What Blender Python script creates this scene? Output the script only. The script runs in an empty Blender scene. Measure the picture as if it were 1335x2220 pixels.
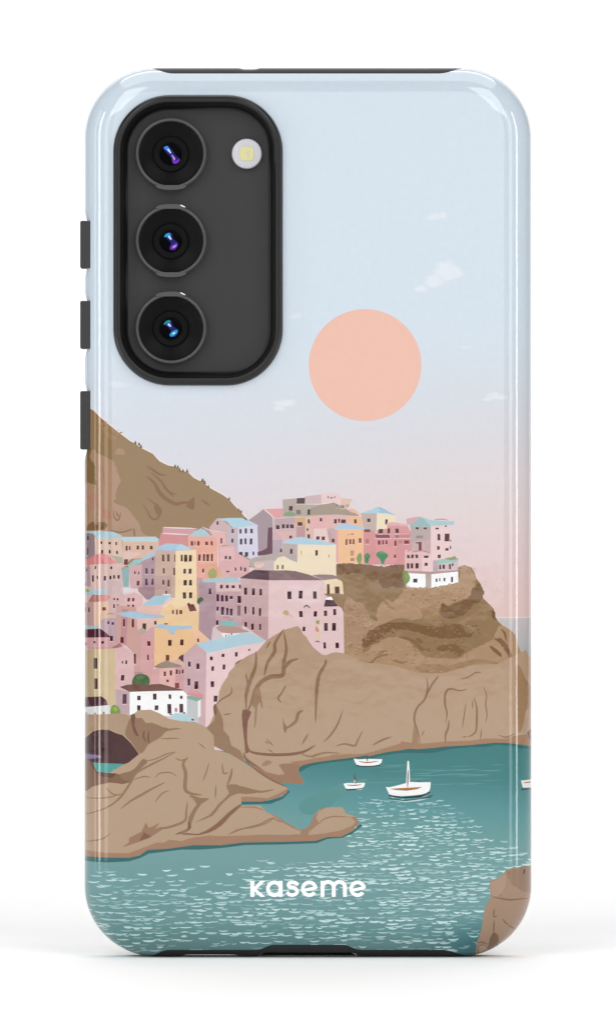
import bpy, bmesh, math, random
import numpy as np
from mathutils import Vector, Matrix, noise
from mathutils.geometry import delaunay_2d_cdt

scene = bpy.context.scene
COL = scene.collection
R = math.radians

# ------------------------------------------------------------------ camera
S = 1.0 / 12000.0                 # one print unit (a photo pixel on the case back) in metres
CX, ZB = 667.5, 2079.0            # case centre line and the height at which it touches the floor
DIST = 1.1                        # camera to case back
cam_d = bpy.data.cameras.new('camera')
cam = bpy.data.objects.new('camera', cam_d)
COL.objects.link(cam)
cam.location = (0, -DIST, (ZB - 1110) * S)
cam.rotation_euler = (R(90), 0, 0)
cam_d.sensor_fit = 'VERTICAL'
cam_d.sensor_height = 24
cam_d.lens = 24 * DIST / (2220 * S)
cam_d.clip_start = 0.01
cam_d.clip_end = 50
scene.camera = cam

# ------------------------------------------------------------------ light
world = bpy.data.worlds.new('World')
scene.world = world
world.use_nodes = True
bg = world.node_tree.nodes['Background']
bg.inputs[0].default_value = (1, 1, 1, 1)
bg.inputs[1].default_value = 0.03

def area(name, loc, target, sx, sy, power, color=(1, 1, 1)):
    d = bpy.data.lights.new(name, 'AREA')
    d.shape = 'RECTANGLE'
    d.size, d.size_y, d.energy, d.color = sx, sy, power, color
    o = bpy.data.objects.new(name, d)
    COL.objects.link(o)
    o.location = loc
    o.rotation_euler = (Vector(target) - Vector(loc)).to_track_quat('-Z', 'Y').to_euler()
    return o

def radiance(L, sx, sy):           # lamp power that gives a panel of this brightness
    return L * math.pi * sx * sy

MID = (0, 0, 0.08)
area('front_softbox', (0, -1.75, 0.72), (0, 0, 0.30), 2.2, 1.4, radiance(1.25, 2.2, 1.4))
area('key_softbox_left', (-0.85, -1.15, 1.3), (0, 0, 0.06), 0.9, 1.2, radiance(3.0, 0.9, 1.2))
area('key_softbox_right', (0.85, -1.15, 1.3), (0, 0, 0.06), 0.9, 1.2, radiance(3.0, 0.9, 1.2))
area('top_softbox', (0, 0.25, 1.3), (0, 0.2, 0), 1.5, 1.0, radiance(1.45, 1.5, 1.0))
area('backdrop_softbox', (0, 1.0, 1.5), (0, 1.6, 0.6), 1.6, 0.5, radiance(4.9, 1.6, 0.5))
def strip(name, deg, width, L, height=0.27, r=0.26):
    a = R(deg)
    area(name, (r * math.sin(a), -r * math.cos(a), 0.139), (0, 0, 0.139), width, height, radiance(L, width, height))
strip('strip_lamp_left', -76, 0.028, 5.5)
strip('strip_lamp_left', -92, 0.018, 2.2)
strip('strip_lamp_left', -54, 0.05, 1.5)
strip('strip_lamp_right', 57, 0.042, 1.9)
strip('strip_lamp_right', 77, 0.024, 6.0)

scene.view_settings.view_transform = 'Standard'
scene.view_settings.look = 'None'
scene.view_settings.exposure = 0.07
scene.view_settings.gamma = 1
scene.view_settings.use_curve_mapping = False
scene.render.engine = 'CYCLES'

# ------------------------------------------------------------------ materials
def lin(h):
    h = h.lstrip('#')
    v = [int(h[i:i + 2], 16) / 255 for i in (0, 2, 4)]
    return np.array([c / 12.92 if c <= 0.04045 else ((c + 0.055) / 1.055) ** 2.4 for c in v])

def mat(name, color, rough=0.5, metal=0.0, spec=0.5, coat=0.0, mottle=0.0, bump=0.0, scale=900.0):
    m = bpy.data.materials.new(name)
    m.use_nodes = True
    nt = m.node_tree
    b = nt.nodes['Principled BSDF']
    c = tuple(lin(color)) + (1,) if isinstance(color, str) else tuple(color) + (1,)
    b.inputs['Base Color'].default_value = c
    b.inputs['Roughness'].default_value = rough
    b.inputs['Metallic'].default_value = metal
    b.inputs['Specular IOR Level'].default_value = spec
    b.inputs['Coat Weight'].default_value = coat
    b.inputs['Coat Roughness'].default_value = 0.04
    if mottle or bump:
        tc = nt.nodes.new('ShaderNodeTexCoord')
        n = nt.nodes.new('ShaderNodeTexNoise')
        n.inputs['Scale'].default_value = scale
        n.inputs['Detail'].default_value = 4
        nt.links.new(tc.outputs['Object'], n.inputs['Vector'])
        if mottle:
            r = nt.nodes.new('ShaderNodeMapRange')
            r.inputs['To Min'].default_value = 1 - mottle
            r.inputs['To Max'].default_value = 1 + mottle
            nt.links.new(n.outputs['Fac'], r.inputs['Value'])
            mx = nt.nodes.new('ShaderNodeMix')
            mx.data_type = 'RGBA'
            mx.blend_type = 'MULTIPLY'
            mx.inputs['Factor'].default_value = 1
            mx.inputs['A'].default_value = c
            nt.links.new(r.outputs['Result'], mx.inputs['B'])
            nt.links.new(mx.outputs['Result'], b.inputs['Base Color'])
        if bump:
            bp = nt.nodes.new('ShaderNodeBump')
            bp.inputs['Strength'].default_value = bump
            bp.inputs['Distance'].default_value = 0.00003
            nt.links.new(n.outputs['Fac'], bp.inputs['Height'])
            nt.links.new(bp.outputs['Normal'], b.inputs['Normal'])
    return m

M_FLOOR = mat('white_paper', (0.93, 0.93, 0.93), rough=0.9, spec=0.1, mottle=0.004, scale=30)
M_RUBBER = mat('black_rubber', (0.022, 0.022, 0.023), rough=0.42, spec=0.45, mottle=0.12, bump=0.15, scale=2500)
M_FRAME = mat('satin_black_frame', (0.006, 0.006, 0.006), rough=0.3, spec=0.4, mottle=0.1, bump=0.1, scale=2500)
M_BUTTON = mat('button_rubber', (0.03, 0.03, 0.031), rough=0.5, spec=0.35, mottle=0.12, bump=0.15, scale=2500)
M_PORT = mat('port_dark', (0.006, 0.006, 0.006), rough=0.6, spec=0.2, mottle=0.1)
M_PLATE = mat('matte_black_glass', (0.033, 0.033, 0.034), rough=0.55, spec=0.25, mottle=0.05, scale=1500)
M_BODY = mat('phone_body', (0.04, 0.04, 0.042), rough=0.4, mottle=0.05)
M_RING = mat('lens_ring_metal', (0.055, 0.055, 0.056), rough=0.45, metal=0.1, mottle=0.06, scale=3000)
M_BARREL = mat('lens_barrel_black', (0.002, 0.002, 0.002), rough=0.45, spec=0.10, mottle=0.1)
M_CELL = mat('lens_cell_black', (0.005, 0.005, 0.005), rough=0.5, spec=0.06, mottle=0.1)
M_PUPIL = mat('lens_pupil_black', (0.001, 0.001, 0.002), rough=0.4, spec=0.03, mottle=0.1)
M_GLINT = mat('glint_metal', (0.9, 0.9, 0.9), rough=0.18, metal=0.9, mottle=0.03)
M_FLASH = mat('flash_diffuser', (0.50, 0.50, 0.53), rough=0.35, spec=0.4, mottle=0.04, scale=4000)
M_LED = mat('flash_phosphor', (0.60, 0.56, 0.27), rough=0.5, spec=0.3, mottle=0.12, scale=3500)
M_INK = mat('white_ink', (0.90, 0.90, 0.90), rough=0.35, spec=0.3, mottle=0.01)

# ------------------------------------------------------------------ object helpers
def tag(o, label=None, cat=None, group=None, kind=None):
    if label: o['label'] = label
    if cat: o['category'] = cat
    if group: o['group'] = group
    if kind: o['kind'] = kind
    return o

def empty(name, loc=(0, 0, 0)):
    o = bpy.data.objects.new(name, None)
    COL.objects.link(o)
    o.empty_display_size = 0.01
    o.location = loc
    return o

def obj(name, bm, m, parent=None, sharp=35):
    me = bpy.data.meshes.new(name)
    bmesh.ops.recalc_face_normals(bm, faces=bm.faces)
    for f in bm.faces: f.smooth = True
    bm.to_mesh(me)
    bm.free()
    me.set_sharp_from_angle(angle=R(sharp))
    me.materials.append(m)
    o = bpy.data.objects.new(name, me)
    COL.objects.link(o)
    if parent: o.parent = parent
    return o

def W(px, py, dep=0.0):            # print units -> world; dep = depth behind the case back
    return Vector(((px - CX) * S, dep * S, (ZB - py) * S))

# ------------------------------------------------------------------ the floor
def build_floor():
    bm = bmesh.new()
    prof = [(-2.2, 0.0), (-0.5, 0.0), (0.9, 0.0)]
    for k in range(1, 13):
        a = R(90 * k / 12)
        prof.append((0.9 + 0.7 * math.sin(a), 0.7 * (1 - math.cos(a))))
    prof.append((1.6, 3.0))
    rows = [[bm.verts.new((x, y, z)) for x in (-1.2, 1.2)] for y, z in prof]
    for a, b in zip(rows, rows[1:]):
        bm.faces.new((a[0], a[1], b[1], b[0]))
    o = obj('floor', bm, M_FLOOR, sharp=60)
    tag(o, 'seamless white paper floor sweeping up behind the standing phone case', 'floor', kind='structure')
build_floor()
# ------------------------------------------------------------------ shape of the case back
RX0, RY0, RX1, RY1, RR = 181.0, 141.0, 1154.0, 2079.0, 154.0
EW, EH = 80.0, 84.0                # width and depth of the rounded edge

def inset(px, py):
    """distance inside the rounded outline and the inward direction"""
    qx = abs(px - CX) - ((RX1 - RX0) / 2 - RR)
    qy = abs(py - (RY0 + RY1) / 2) - ((RY1 - RY0) / 2 - RR)
    sx = 1 if px > CX else -1
    sy = 1 if py > (RY0 + RY1) / 2 else -1
    if qx > 0 and qy > 0:
        l = math.hypot(qx, qy)
        return RR - l, (-sx * qx / l, -sy * qy / l)
    if qx > qy:
        return RR - qx, (-sx, 0)
    return RR - qy, (0, -sy)

def depth(d):
    if d >= EW: return 0.0
    u = min(1.0, 1 - max(d, 0) / EW)
    return EH * (1 - math.sqrt(max(0.0, 1 - u * u)))

def surf(px, py, lift=0.0):
    d, g = inset(px, py)
    u = min(0.9995, max(0.0, 1 - d / EW))
    sl = EH / EW * u / math.sqrt(1 - u * u)          # how fast the surface falls away towards the rim
    n = Vector((-g[0] * sl, -1.0, g[1] * sl)).normalized()
    return W(px, py, depth(d)) + n * lift, n

def rrect(x0, y0, x1, y1, r, n=14):
    pts = []
    for cx, cy, a0 in ((x1 - r, y0 + r, -90), (x1 - r, y1 - r, 0), (x0 + r, y1 - r, 90), (x0 + r, y0 + r, 180)):
        for k in range(n + 1):
            a = R(a0 + 90 * k / n)
            pts.append((cx + r * math.cos(a), cy + r * math.sin(a)))
    return pts

def densify(pts, step, closed=True):
    out = []
    m = len(pts) if closed else len(pts) - 1
    for i in range(m):
        a, b = pts[i], pts[(i + 1) % len(pts)]
        k = max(1, int(math.hypot(b[0] - a[0], b[1] - a[1]) / step))
        for j in range(k):
            t = j / k
            out.append((a[0] + (b[0] - a[0]) * t, a[1] + (b[1] - a[1]) * t))
    if not closed: out.append(pts[-1])
    return out

def smooth(pts, k=4, closed=True):
    out, n = [], len(pts)
    for i in range(n if closed else n - 1):
        g = lambda j: pts[j % n] if closed else pts[max(0, min(n - 1, j))]
        p0, p1, p2, p3 = g(i - 1), g(i), g(i + 1), g(i + 2)
        for s in range(k):
            t = s / k
            out.append(tuple(0.5 * (2 * p1[c] + (p2[c] - p0[c]) * t + (2 * p0[c] - 5 * p1[c] + 4 * p2[c] - p3[c]) * t * t
                                    + (3 * p1[c] - p0[c] - 3 * p2[c] + p3[c]) * t ** 3) for c in (0, 1)))
    if not closed: out.append(pts[-1])
    return out

def stroke_poly(pts, w, taper=True, k=4):
    p = smooth(pts, k, False) if len(pts) > 2 else densify(pts, 6, False)
    L, Rr, n = [], [], len(p)
    for i, (x, y) in enumerate(p):
        a, b = p[max(0, i - 1)], p[min(n - 1, i + 1)]
        dx, dy = b[0] - a[0], b[1] - a[1]
        l = math.hypot(dx, dy) or 1
        t = i / (n - 1)
        h = w / 2 * (0.16 + 0.84 * math.sin(math.pi * min(1, max(0, t))) ** 0.7 if taper else 1)
        L.append((x - dy / l * h, y + dx / l * h))
        Rr.append((x + dy / l * h, y - dx / l * h))
    return L + Rr[::-1]

# ------------------------------------------------------------------ the printed picture, back to front
ART = []                           # (polygon, colour or colour function)
class Tile:                        # one enlarged piece of the picture: origin and magnification
    def __init__(s, x, y, k): s.x, s.y, s.k = x, y, k
    def pts(s, t): return [(s.x + float(a) / s.k, s.y + float(b) / s.k) for a, b in (q.split(',') for q in t.split())]
    def p(s, col, t, sm=0):
        q = s.pts(t)
        ART.append((smooth(q, sm) if sm else q, lin(col) if isinstance(col, str) else col))
    def r(s, col, t, sm=0, amp=2.2):      # the same with a ragged, scrubby outline
        q = s.pts(t)
        q = densify(smooth(q, sm) if sm else q, 3.2)
        q = [(x + amp * (noise.noise(Vector((x * .23, y * .23, 1.7))) + .6 * noise.noise(Vector((x * .09, y * .09, 9.1)))) * 1.6,
              y + amp * (noise.noise(Vector((x * .23, y * .23, 5.2))) + .6 * noise.noise(Vector((x * .09, y * .09, 4.4)))) * 1.2) for x, y in q]
        ART.append((q, lin(col) if isinstance(col, str) else col))
    def scrub(s, cols, n, box, ok=None, size=(8, 26)):   # small broken dabs
        for i in range(n):
            x, y = rng.uniform(box[0], box[2]), rng.uniform(box[1], box[3])
            if ok and not ok(x, y): continue
            if noise.noise(Vector((x * .02, y * .02, 2.2))) < -0.12: continue
            a, b = rng.uniform(*size), rng.uniform(0.2, 0.5)
            th = rng.uniform(-.5, .5)
            pts = [(x + a * .5 * math.cos(k) * math.cos(th) * rng.uniform(.6, 1.1) - a * b * .5 * math.sin(k) * math.sin(th),
                    y + a * .5 * math.cos(k) * math.sin(th) + a * b * .5 * math.sin(k) * math.cos(th) * rng.uniform(.5, 1.2)) for k in (0, .8, 1.7, 2.6, 3.5, 4.4, 5.3)]
            ART.append(([(s.x + px / s.k, s.y + py / s.k) for px, py in pts], lin(rng.choice(cols))))
    def s(s, col, w, *ts):
        for t in ts: ART.append((stroke_poly(s.pts(t), w / s.k), lin(col)))
    def w(s, t, col='4f343c'):
        for q in t.split():
            x, y, a, b = (float(v) for v in q.split(','))
            jx, jy = rng.uniform(-.12, .12) * a, rng.uniform(-.05, .05) * b
            ART.append(([(s.x + (x + i * a / 2 + (jx if j < 0 else 0)) / s.k, s.y + (y + j * b / 2 + jy) / s.k)
                         for i, j in ((-1, -1), (1, -1), (1, 1), (-1, 1))], lin(col)))
            if b > 30 and rng.random() < 0.6:      # a pale sill under it
                ART.append(([(s.x + (x + i * a * .62) / s.k, s.y + (y + b / 2 + j) / s.k) for i, j in ((-1, 1), (1, 1), (1, 6.5), (-1, 6.5))], lin('ead6d2')))
rng = random.Random(4)
X = Tile(0, 0, 1)
A = Tile(180, 870, 5); B = Tile(430, 1040, 5); C = Tile(590, 1050, 5); D = Tile(770, 1080, 5); E = Tile(180, 1120, 5)
F = Tile(180, 1340, 5); G = Tile(330, 1220, 5); H = Tile(500, 1210, 5); I = Tile(370, 1340, 5)
K = Tile(720, 1210, 3); L = Tile(430, 1350, 3); M = Tile(180, 1530, 3); N = Tile(450, 1600, 3); O = Tile(720, 1590, 3)
Q = Tile(980, 1800, 7.216); U = Tile(730, 1620, 5); CL = Tile(560, 420, 2.225)

def ramp(stops, t):
    if t <= stops[0][0]: return lin(stops[0][1])
    for (a, ca), (b, cb) in zip(stops, stops[1:]):
        if t <= b: return lin(ca) + (lin(cb) - lin(ca)) * ((t - a) / (b - a))
    return lin(stops[-1][1])
SKYL = [(140, 'd7e4ef'), (760, 'd7e4ef'), (900, 'dbe1ea'), (1000, 'dedee6'), (1100, 'e1dae0'), (1340, 'e5cfd2')]
SKYR = [(140, 'd7e4ef'), (720, 'd8e4ee'), (860, 'dadfe7'), (960, 'dedbdf'), (1060, 'e4d9da'), (1200, 'e7d2d2'), (1340, 'e8cbc6')]
def sky(x, y):
    t = min(1, max(0, (x - 350) / 700))
    return ramp(SKYL, y) * (1 - t) + ramp(SKYR, y) * t
SEA = [(1600, '468282'), (1660, '4a8788'), (1730, '629b9e'), (1790, '74a3a3'), (1870, '7aa5a6'), (1950, '73a0a2'), (2080, '66908f')]
def sea(x, y):
    c = ramp(SEA, y - 0.09 * (x - 700))
    e = min(1, max(0, (x - 900) / 130)) * min(1, max(0, (y - 1975) / 80))
    return c * (1 - e) + lin('2f6f78') * e
def mixf(c0, c1, y0, y1):
    a, b = lin(c0), lin(c1)
    return lambda x, y: a + (b - a) * min(1, max(0, (y - y0) / (y1 - y0)))

X.p(sky, '100,100 1240,100 1240,2150 100,2150')
# clouds: soft heaps, faint at the rim
def cloud(parts, strength):
    for f, gs in ((0.22, 1.22), (0.45, 1.06), (0.70, 0.88), (1.0, 0.66)):
        for cx, cy, rx, ry in parts:
            q = []
            for k in range(30):
                a = 2 * math.pi * k / 30
                w_ = 1 + 0.34 * noise.noise(Vector((cx * .1 + 1.6 * math.cos(a), cy * .1 + 1.6 * math.sin(a), f)))
                q.append((cx + rx * gs * w_ * math.cos(a), cy + ry * (0.55 + 0.45 * gs) * w_ * math.sin(a) * (0.6 if math.sin(a) > 0 else 1)))
            g = f * strength
            ART.append((q, lambda x, y, g=g: sky(x, y) * (1 - g) + lin('eef2f9') * g))
cloud([(966, 592, 24, 26), (988, 594, 15, 15), (940, 612, 22, 17), (912, 628, 14, 9)], 0.62)
cloud([(948, 470, 20, 8), (960, 468, 10, 9), (935, 474, 14, 5)], 0.5)
cloud([(640, 687, 16, 7), (648, 684, 8, 6)], 0.42)
cloud([(618, 876, 22, 9), (605, 886, 12, 7), (630, 871, 10, 6)], 0.55)
cloud([(1070, 860, 16, 9), (1084, 862, 18, 6), (1055, 866, 10, 5)], 0.5)
cloud([(1008, 754, 14, 5)], 0.28)
cloud([(258, 836, 24, 8), (245, 832, 10, 6)], 0.4)
# sun
ART.append(([(791 + 122 * math.cos(R(a)), 791.5 + 121.5 * math.sin(R(a))) for a in range(0, 360, 4)], lin('f2c1b4')))
ART.append(([(791 + 119.5 * math.cos(R(a)), 791.5 + 119 * math.sin(R(a))) for a in range(0, 360, 4)], lin('f2c2b1')))
# open sea behind the headland
X.p(mixf('cfc8c7', 'a9abaf', 1340, 1480), '1000,1339 1240,1339 1240,1640 1000,1640')
X.p('e6dedb', '1000,1337.5 1240,1337.5 1240,1340 1000,1340')
# far hill
hill = A.pts('0,60 20,65 60,72 110,95 180,165 290,260 400,345 510,430 560,455 640,510 700,540 760,570 795,612 830,650 920,695 1000,710 1060,750 1140,770 1200,830 1260,860 1335,890') + \
    B.pts('50,20 110,80 200,130 265,165 330,210 400,290 450,335 500,400 530,430')
ART.append((stroke_poly([(x, y - 1) for x, y in hill], 4, False, 1), lin('efe3df')))
ART.append((hill + [(560, 1230), (100, 1230)], mixf('9a805f', '9c8161', 880, 1150)))
A.p('a58565', '170,170 230,215 330,300 400,350 380,365 300,320 240,290 290,340 380,400 300,410 220,330 180,260', 3)
A.p('b08e72', '355,570 365,530 390,510 430,515 460,560 440,580', 3)
A.r('b1917a', '20,640 70,600 100,490 150,560 220,590 320,640 345,700 375,790 405,830 400,900 365,960 350,1050 330,1090 400,1130 480,1160 560,1260 600,1320 640,1400 670,1450 720,1490 0,1490 0,640', 2)
A.r('8a7354', '0,610 60,520 100,490 75,580 90,640 125,700 140,900 110,900 40,870 0,870', 2)
A.p('94725c', '20,690 70,640 100,620 60,660 75,700 40,740')
A.r('b58a78', '30,1060 90,990 150,1000 150,1130 90,1180 40,1170 80,1110', 3)
A.r('b58672', '215,1170 280,1190 300,1250 260,1290 225,1240', 3)
A.p('8c6f54', '20,1390 60,1330 110,1300 140,1350 200,1310 265,1330 230,1390 20,1400', 2)
A.scrub(('8a6c50', '947656', 'a88868'), 70, (200, 200, 420, 420), lambda x, y: abs(y - 240 - (x - 200) * .7) < 60, (14, 44))
A.scrub(('bd8575', 'b98b78', 'a08068'), 60, (20, 930, 330, 1330), None, (12, 36))
A.scrub(('7d6248', '8c6f54', '6d5540'), 60, (30, 1310, 260, 1390), None, (14, 36))
A.s('8a6a50', 16, '330,1180 340,1250 370,1290 400,1260 410,1200', '360,1190 375,1230 395,1250', '300,1400 420,1420 550,1380', '550,1380 560,1440 560,1480')
A.s('a5866a', 10, '210,700 230,850 240,1000', '340,640 380,760 400,830')
A.s('8b6a4e', 26, '690,700 760,745 830,790 905,805', '740,775 800,820 850,870 890,930 950,990 1025,1005', '870,930 940,990 990,1040', '690,1045 760,1095 820,1140 845,1200 800,1275 740,1265 700,1190 650,1120')
A.s('8b6a4e', 46, '690,815 770,880 820,970 890,1050 1000,1110 1080,1100 1200,1090')
A.p('8b6a4e', '1120,1120 1200,1040 1210,1130 1195,1175 1150,1160', 3)
A.p('8b6a4e', '770,1130 810,1110 845,1180 830,1250 790,1210', 3)
B.p('8f7053', '30,215 70,225 130,275 100,280 60,250', 3)
for q in ('570,450', '610,465', '630,490', '1000,705', '1030,715', '1050,745', '1085,755', '1130,755', '1300,858', '1320,880'):
    x, y = (float(v) for v in q.split(','))
    A.p('6d5a44', f'{x-14},{y+14} {x-8},{y-10} {x},{y-26} {x+9},{y-6} {x+15},{y+16}')
for q in ('40,10', '110,75', '335,205', '440,330', '465,345', '505,420', '520,435'):
    x, y = (float(v) for v in q.split(','))
    B.p('6d5a44', f'{x-12},{y+12} {x-6},{y-10} {x+4},{y-20} {x+12},{y+14}')
# headland
K.p('9b8062', '-60,20 20,40 240,40 330,60 460,30 480,190 620,200 820,150 815,60 860,45 905,62 922,90 935,130 965,170 980,260 1050,330 1060,380 1075,410 1120,450 1180,490 1220,600 1255,660 1275,730 1295,800 1400,900 1400,1250 -60,1290')
K.r('b7977b', '470,200 540,190 620,205 740,185 820,150 830,70 870,50 915,85 930,170 900,240 820,280 760,300 700,330 620,330 590,370 560,400 420,390 330,430 290,400 300,320 350,270 400,280 440,240', 2)
K.r('b3947a', '80,270 150,280 210,310 250,390 330,430 250,480 190,560 200,610 80,620', 2)
K.p('a78969', '330,250 370,300 420,340 360,320 340,290')
K.r('a78969', '570,330 640,310 700,340 700,390 640,400 590,380', 2)
K.r('856850', '20,40 130,35 240,45 330,60 470,35 480,160 440,195 390,185 330,195 300,145 250,140 210,115 120,95 60,110 30,100', 2)
K.scrub(('a58768', 'ad8d70', 'c0a386', '9d8061'), 260, (85, 290, 260, 610))
K.scrub(('a58768', 'c0a184', 'a98a6a', '9a7c5e', 'bd9d80'), 360, (470, 195, 900, 320), lambda x, y: y > 210 - (x - 620) * .2 and y < 330 - max(0, x - 650) * .25, (7, 22))
K.scrub(('a58768', 'c0a184', 'a98a6a'), 60, (830, 60, 930, 190), None, (7, 20))
K.scrub(('7d614a', '8f7157', '90745a', '79604a'), 260, (30, 45, 470, 185), lambda x, y: y < 70 + 0.32 * x, (8, 24))
K.r('86694f', '690,350 720,290 760,315 880,260 910,200 950,165 970,180 980,260 900,320 840,380 740,390', 2)
K.p('9f8365', '1040,330 1055,380 1075,410 1050,430 1030,380')
K.r('7f644b', '1030,340 1052,350 1060,385 1075,412 1040,390', 2)
K.r('86694f', '190,560 220,490 270,460 340,425 480,415 600,440 720,445 800,425 850,440 860,480 910,490 920,465 905,510 850,515 720,525 600,495 480,465 380,470 310,520 230,580', 2)
K.r('a28668', '800,430 900,370 1000,300 960,350 880,410', 2)
K.r('b59578', '200,620 260,570 340,520 440,515 500,540 560,600 600,640 700,650 800,655 850,640 880,610 960,570 1040,530 1075,450 1110,440 1180,490 1220,600 1255,660 1275,730 1300,800 1400,900 1400,1250 -60,1290 80,620', 2)
K.r('8a6c52', '670,590 720,565 800,560 840,590 860,600 830,640 770,610 720,605', 2)
K.s('8e7055', 24, '430,512 520,535 580,590 640,605', '540,520 570,540 590,550')
K.s('9a7c5f', 16, '170,660 240,685 300,640 390,625', '390,660 450,680 490,670', '290,630 340,605 360,625')
K.s('a48768', 34, '560,725 700,725 840,695 960,670 1100,690')
K.r('a68a6c', '540,700 640,690 760,700 740,755 620,750 560,740', 2)
K.s('8b6d54', 26, '1050,520 1110,560 1150,620 1170,670 1200,740', '1020,570 1070,610 1100,640')
K.r('8b6d54', '1060,525 1120,540 1150,600 1175,690 1140,620', 2)
K.s('8b6d54', 14, '1095,460 1120,490 1130,540', '1240,870 1285,900', '1245,900 1235,1000 1250,1100', '1290,1040 1250,1120')

K.scrub(('a5866a', '94765a', 'a88a6d', '7d624b'), 230, (190, 430, 420, 580), lambda x, y: abs(y - (560 - (x - 190) * .55)) < 55, (8, 26))
K.scrub(('a88868', '9c7c60', 'c3a689', 'a08062'), 190, (150, 540, 560, 700), lambda x, y: abs(y - 625) < 30 + (x - 150) * .1, (8, 26))
K.scrub(('8a6c52', '7c624b', 'a08263'), 170, (600, 420, 960, 520), lambda x, y: y > 395 + (960 - x) * .1, (8, 24))
K.scrub(('94765a', '7a604a', '9c7e60'), 170, (690, 260, 980, 400), lambda x, y: abs(y - (360 - (x - 720) * .55)) < 55, (8, 24))
K.scrub(('8a6e54', 'a98b6c', '84694f'), 160, (520, 520, 880, 650), None, (8, 24))
K.scrub(('a88a6c', 'b99b7e', 'a08062'), 110, (540, 680, 1060, 740), lambda x, y: y > 690 - (x - 700) * .05, (10, 26))
HOUSES_FROM = len(ART)
# ---- houses on the ridge
B.p('9f8ba2', '540,440 620,385 700,320 720,320 805,410 810,810 650,825 640,490')
B.p('6d4a56', '755,520 802,515 802,805 645,825 640,785 700,765 745,740')
B.p('dd9096', '715,322 800,314 915,312 925,405 820,415')
B.s('ecdadd', 12, '705,318 760,360 820,412')
B.s('dcc4cc', 7, '540,438 620,382 705,316')
B.p('c9a2ac', '812,420 1050,408 1065,620 905,680 890,800 808,810')
B.p('b59ab8', '830,428 1045,412 1045,470 830,500')
B.p('d6a8aa', '830,560 1060,560 1060,640 905,670 900,620')
B.p('b4a0b8', '806,660 910,650 905,800 806,812')
B.w('860,515,40,44 920,505,34,44 965,505,30,44 1015,505,40,44 1000,620,30,30')
B.s('b88f92', 8, '820,415 930,405 1045,408')
C.p('b3a69d', '112,165 260,150 360,140 540,200 670,195 760,250 900,320 930,345 700,335 380,350 118,350')
C.p('a19182', '400,270 530,215 665,195 760,250 860,290 950,342 700,325 400,330')
C.p('c9adba', '355,130 530,110 532,210 355,214')
C.p('e9c5c6', '530,95 725,95 745,150 720,205 660,195 535,212')
C.p('dcb8a6', '742,150 868,160 835,235 800,270 740,210')
C.p('e4ab90', '800,270 880,262 965,335 850,300')
C.w('308,180,88,62', '5c434a')
C.w('605,140,12,22 640,148,20,16 675,140,10,22', '6d4a50')
C.w('700,232,20,40 760,245,40,34', '8a6660'); C.w('815,232,30,30 735,235,22,26', 'b28f7c')
C.s('efe6e4', 8, '355,216 530,214 665,196'); C.s('efe2e2', 6, '112,163 260,148 350,142')
C.p('8aa37c', '115,335 150,305 200,288 235,310 265,338 200,346', 2)
C.w('200,262,40,50 395,300,28,60'); C.w('288,300,52,50', '7c6a66')
C.p('dfa9a6', '360,350 540,335 710,330 830,340 970,350 995,470 700,480 600,500 450,500 450,590 360,600')
C.p('d59a66', '245,360 362,352 362,440 262,462'); C.p('b3808a', '262,460 358,440 358,590 262,580')
C.p('d9b79a', '358,352 445,348 410,372 410,580 362,585')
C.p('e0a4a6', '410,372 590,340 580,480 410,480')
C.p('eeb07f', '820,345 962,350 990,460 850,440')
C.w('303,430,50,40 398,402,22,46 528,385,24,38 383,488,18,26 397,565,28,46 683,400,30,50 725,395,18,44 770,400,50,40 900,402,26,46')
C.p('e8c6c4', '450,480 620,478 625,640 470,620')
C.w('493,582,36,36 552,585,34,40')
C.p('c49aa4', '590,490 640,478 692,490 700,650 622,650'); C.s('9a7078', 8, '615,500 622,560 625,630'); C.w('660,610,30,40')
C.s('bb9aa2', 14, '585,492 635,482 685,492')
C.p('f0b583', '698,490 992,490 992,860 698,850')
C.p('a9cbe4', '655,470 690,450 770,430 850,432 990,462 1000,490 850,486 700,488')
C.p('dc9a9e', '688,490 712,490 716,850 688,840')
C.w('803,625,22,66 845,620,24,56 880,622,22,58 952,610,30,50', '8a5448'); C.w('863,745,38,56', 'b07a60'); C.w('868,540,36,14 825,545,16,10', '9a6450'); C.w('868,815,44,36', 'a86a58')
D.p('cf8088', '88,345 160,330 220,380 610,375 610,570 535,600 535,720 88,720')
D.p('d8868e', '220,440 430,440 440,700 300,710 225,600')
D.p('bfaaa4', '58,165 235,160 222,385 160,335 100,338'); D.p('f0dfc0', '230,160 440,188 430,290 235,392')
D.p('a5d3e6', '50,165 240,103 262,103 245,165'); D.p('92c4dc', '262,103 350,140 442,190 340,165 250,160'); D.s('7aa6b8', 8, '200,118 262,103 350,140')
D.w('145,242,34,40 335,258,26,56')
D.p('d2858d', '340,270 400,262 470,275 560,290 605,380 230,392 235,345 345,330'); D.p('dea0a6', '335,272 400,258 560,288 560,306 440,300 345,298')
D.w('273,358,46,50 360,358,28,56 453,358,36,56')
D.w('130,352,64,30', '7c5058'); D.w('130,470,36,50', 'a45864')
D.w('300,412,150,40', '8f4f5a'); D.w('515,415,160,34', 'bb6e78'); D.w('450,415,40,34', '96545e')
D.s('e4b4ba', 7, '225,395 400,388 600,378'); D.s('a8606a', 6, '225,385 400,380 600,372')
D.w('257,480,28,46 298,480,18,48 336,478,20,44 433,490,24,60 555,477,54,38 428,630,22,40', '7c3f4a'); D.w('485,475,40,30', 'b4616c')
D.p('cf9aa0', '552,225 640,205 710,200 610,290 590,290 555,285')
D.p('b5a3a2', '590,290 710,205 818,275 820,600 610,600 600,380'); D.p('c2a0a4', '610,480 820,440 820,600 610,600')
D.p('92b6b8', '588,292 700,205 718,205 818,288 818,312 588,308')
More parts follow.
